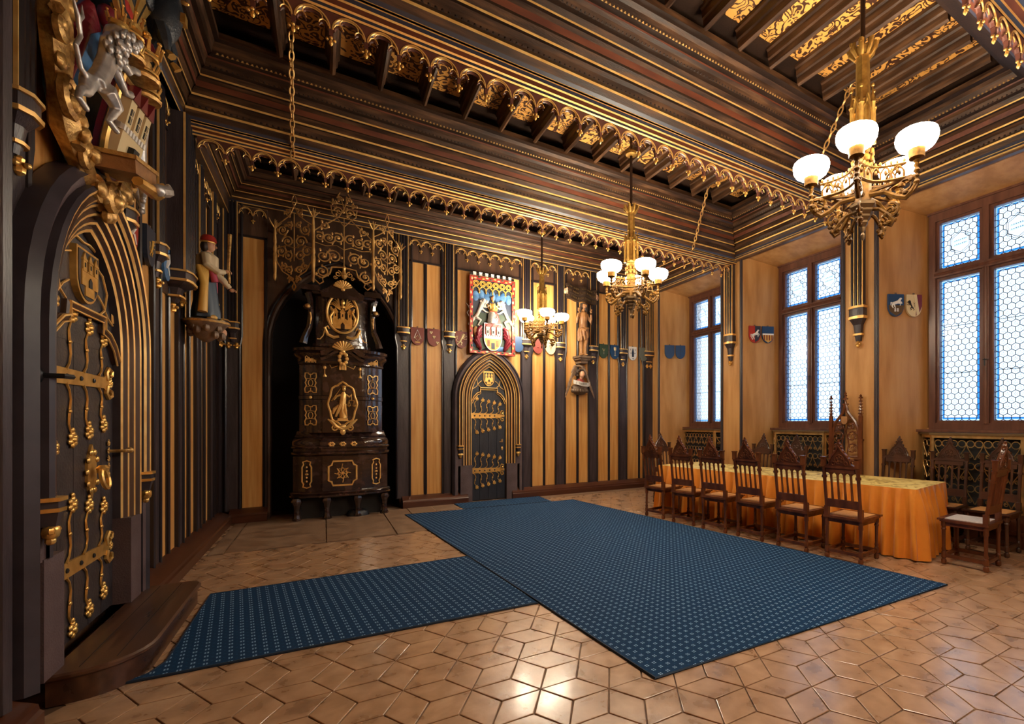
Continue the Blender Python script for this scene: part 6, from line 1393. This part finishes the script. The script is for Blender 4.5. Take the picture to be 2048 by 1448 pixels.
# ================================================================ SMALL HERALDIC SHIELDS
def wall_shield(loc, rz, label, w, h, ground, deco, flat_top=True):
    t = thing('wall_shield', label, 'shield', loc, rz, 'small painted guild shields')
    P = shield_poly(w, h); b = MB(ground); b.prism(P, -.018, .012); b.m('carved_dark').box(-.012, .012, -.012, .004, 0, .022); b.build('plate', t, smooth=0)
    g = MB('cream'); deco(g, w, h); 
    if g.v: g.build('charge', t, smooth=40)
    return t
Y_ = -.022
def compass(g, w, h): g.m('white').tube([(-.06, Y_, -.20), (0, Y_, -.04), (.06, Y_, -.20)], .006, 5).m('cream').tube([(0, Y_, -.14), (.045, Y_, -.19), (0, Y_, -.24), (-.045, Y_, -.19)], .005, 4, True).m('robe_gold').box(-.04, .04, Y_, -.01, -.275, -.255)
def trefoils(g, w, h):
    g.m('cream')
    for x, z in ((-.05, -.07), (0, -.15), (.06, -.25)):
        for k in range(3): g.ell((x + .016 * math.cos(k * 2.1 + .5), Y_, z + .016 * math.sin(k * 2.1 + .5)), .014, .005, .014, 6, 4)
def glion(g, w, h): g.m('cream'); lion(g, 0, -.27, .24, Y_, 1, .1, .8)
def hook(g, w, h): g.m('dull_red').ell((0, Y_, -.18), .02, .006, .02, 6, 4)
def calf(g, w, h): g.m('carved_dark').ell((0, Y_, -.08), .06, .006, .014, 8, 4).prism([(-.03, -.13), (-.008, -.12), (-.01, -.25)], Y_, -.01).prism([(.03, -.13), (.008, -.12), (.01, -.25)], Y_, -.01)
def key(g, w, h): g.m('cream').tube([(-.03, Y_, -.10), (0, Y_, -.16), (.03, Y_, -.10)], .006, 5).m('grey_green').ell((0, Y_, -.2), .02, .006, .03, 6, 4)
def chalice(g, w, h): g.m('cream').lathe([(.03, -.12), (.034, -.06), (.03, -.05)], 10, (0, Y_, 0), 1, .3).tube([(0, Y_, -.12), (0, Y_, -.22)], .005, 5).box(-.025, .025, Y_ - .002, -.01, -.24, -.228)
def tools(g, w, h):
    g.m('navy').prism([(-.025, -.24), (-.03, -.14), (-.012, -.06), (0, -.03), (.012, -.06), (.03, -.14), (.025, -.24)], Y_, -.01)
    for s_ in (-1, 1): g.tube([(s_ * .06, Y_, -.05), (s_ * .07, Y_, -.09)], .006, 4).box(s_ * .055 - .012, s_ * .055 + .012, Y_, -.01, -.16, -.145)
    g.m('navy').tube([(0, Y_, -.27), (0, Y_, -.29)], .012, 5)
def plain(g, w, h): pass
def bird(g, w, h): g.m('white').tube([(-.05, Y_, -.22), (0, Y_, -.15), (.03, Y_, -.07)], [.008, .02, .01], 5).tube([(-.02, Y_, -.10), (.02, Y_, -.15)], [.02, .008], 5).tube([(0, Y_, -.2), (.05, Y_, -.27)], [.008, .006], 4)
def wolf(g, w, h): g.m('robe_gold'); lion(g, 0, -.25, .16, Y_, 1, .1, .7)
def horse(g, w, h, m='white'):
    P = lambda a, c: (a * w, Y_, c * h)
    g.m(m).tube([P(-.22, -.55), P(-.02, -.5), P(.14, -.44), P(.22, -.30)], [.02, .026, .026, .016], 6).ell(P(.27, -.26), .022, .008, .014, 6, 4)
    for a0, a1, a2 in (((-.2, -.55), (-.28, -.7), (-.2, -.82)), ((-.14, -.57), (-.12, -.7), (-.06, -.8)), ((.13, -.5), (.28, -.55), (.24, -.66)), ((.15, -.46), (.32, -.46), (.36, -.55))): g.tube([P(*a0), P(*a1), P(*a2)], [.013, .009, .006], 5)
    g.tube([P(-.24, -.53), P(-.34, -.5), P(-.36, -.66)], [.008, .01, .004], 5)
SHY = YB - .045
for x, lb, gr, dc in ((1.425, 'red shield with compass and square on the far wall panel beside the stove', 'dull_red', compass), (1.705, 'red shield with three gold trefoils on the far wall', 'dull_red', trefoils), (2.195, 'red shield with golden lion partly behind the heraldic relief', 'dull_red', glion),
                      (3.315, 'plain blue shield half hidden behind the right of the heraldic relief', 'blue', plain), (3.735, 'dark red shield behind the chandelier nearest the far wall', 'dull_red', hook), (4.02, 'cream shield with brown emblem behind the chandelier nearest the far wall', 'cream', calf),
                      (5.305, 'dark green shield with crossed emblem on the far wall', 'green', key), (5.60, 'blue shield with pale chalice on the far wall', 'blue', chalice), (6.09, 'white shield with dark tools near the far right corner', 'white', tools), (6.40, 'plain grey-green shield nearest the far right corner', 'grey_green', plain)):
    wall_shield((x, SHY, 3.22 + .012 * (x - 1.4)), BACK, lb, .225, .315, gr, dc)
for y, lb, gr, dc in ((5.20, 'red shield with white emblem on the left wall beside the portal', 'red', bird), (5.66, 'black shield with golden beast on the left wall', 'navy', wolf), (6.16, 'blue and white shield behind a left wall corbel', 'sky_blue', bird), (6.36, 'olive shield with pale emblem on the left wall', 'grey_green', hook), (7.86, 'dull red shield at the far end of the left wall', 'dull_red', plain), (8.16, 'brown shield at the far end of the left wall', 'carved', plain)):
    wall_shield((XL + .045, y, 3.20), LEFT, lb, .24, .33, gr, dc)
def halved(c1, c2, f=None):
    def d(g, w, h):
        g.m(c2).prism([(0, 0), (0, -h * .98), (w / 2 * .6, -h * .84), (w / 2 * .98, -h * .52), (w / 2 * .98, 0)], -.0195, -.01)
        if f: f(g, w, h)
    return d
def striped(g, w, h):
    g.m('white').box(-w * .48, w * .48, -.021, -.01, -h * .52, -h * .43); g.m('robe_gold').prism([(x * .96, z) for x, z in [(-w / 2, -h * .52), (-w / 2 * .8, -h * .8), (0, -h * .98), (w / 2 * .8, -h * .8), (w / 2, -h * .52)]], -.020, -.01)
    g.m('dull_red')
    for k in range(4): g.box(-w * .38 + k * w * .22, -w * .28 + k * w * .22, -.022, -.01, -h * .84, -h * .52)
def upper_horse(g, w, h):
    g.m('brass_dark').prism([(-w / 2, -h * .5), (w / 2, -h * .5), (w / 2 * .8, -h * .8), (0, -h * .98), (-w / 2 * .8, -h * .8)], -.0195, -.01); horse(g, w, h * .78)
    for k in range(4): g.ell((.02 * (1 if k % 2 else -1), -.024, -h * (.68 + .08 * (k // 2))), .016, .005, .012, 6, 4)
def goat(g, w, h):
    g.m('mantle').prism([(w * .16, 0), (w / 2, 0), (w / 2, -h * .52), (w / 2 * .7, -h * .8), (w * .1, -h * .96)], -.0195, -.01); g.m('cream').prism([(-.01, 0), (w * .16, 0), (w * .34, -h * .84), (w * .16, -h * .93)], -.021, -.01); g.m('black'); lion(g, -w * .22, -h * .72, .15, Y_, -1, .1, .7)
# on the splayed reveals of the windows (far side of each window)
for c, items in ((WIN_C[2], ((-.14, 'blue over brass shield with white horse beside the right-hand window', 'blue', upper_horse), (.14, 'cream and purple shield with black goat beside the right-hand window', 'cream', goat))),
                 (WIN_C[1], ((-.14, 'red and navy shield with white horse beside the middle window', 'red', halved(0, 'navy', horse)), (.14, 'blue shield with red and gold stripes beside the middle window', 'blue', striped))),
                 (WIN_C[0], ((-.14, 'left of two blue shields beside the far window', 'blue', plain), (.14, 'right of two blue shields beside the far window', 'blue', lambda g, w, h: g.m('navy').box(-.004, .004, -.021, -.01, -h * .9, 0).box(-w * .48, w * .48, -.021, -.01, -h * .45, -h * .43))))):
    pier_y = {WIN_C[2]: 3.69, WIN_C[1]: 6.26, WIN_C[0]: 8.84}[c]
    A = Vector((XR, pier_y, 0)); B = Vector((WX - .02, c + .675, 0)); d = (B - A).normalized()
    nrm = Vector((d.y, -d.x, 0)); rz = math.atan2(d.y, d.x)
    for off, lb, gr, dc in items:
        f = .46 + off * 1.22
        P = A.lerp(B, f) + Vector((math.sin(rz), -math.cos(rz), 0)) * .018
        wall_shield((P.x, P.y, 3.33), rz, lb, .235, .315, gr, dc)
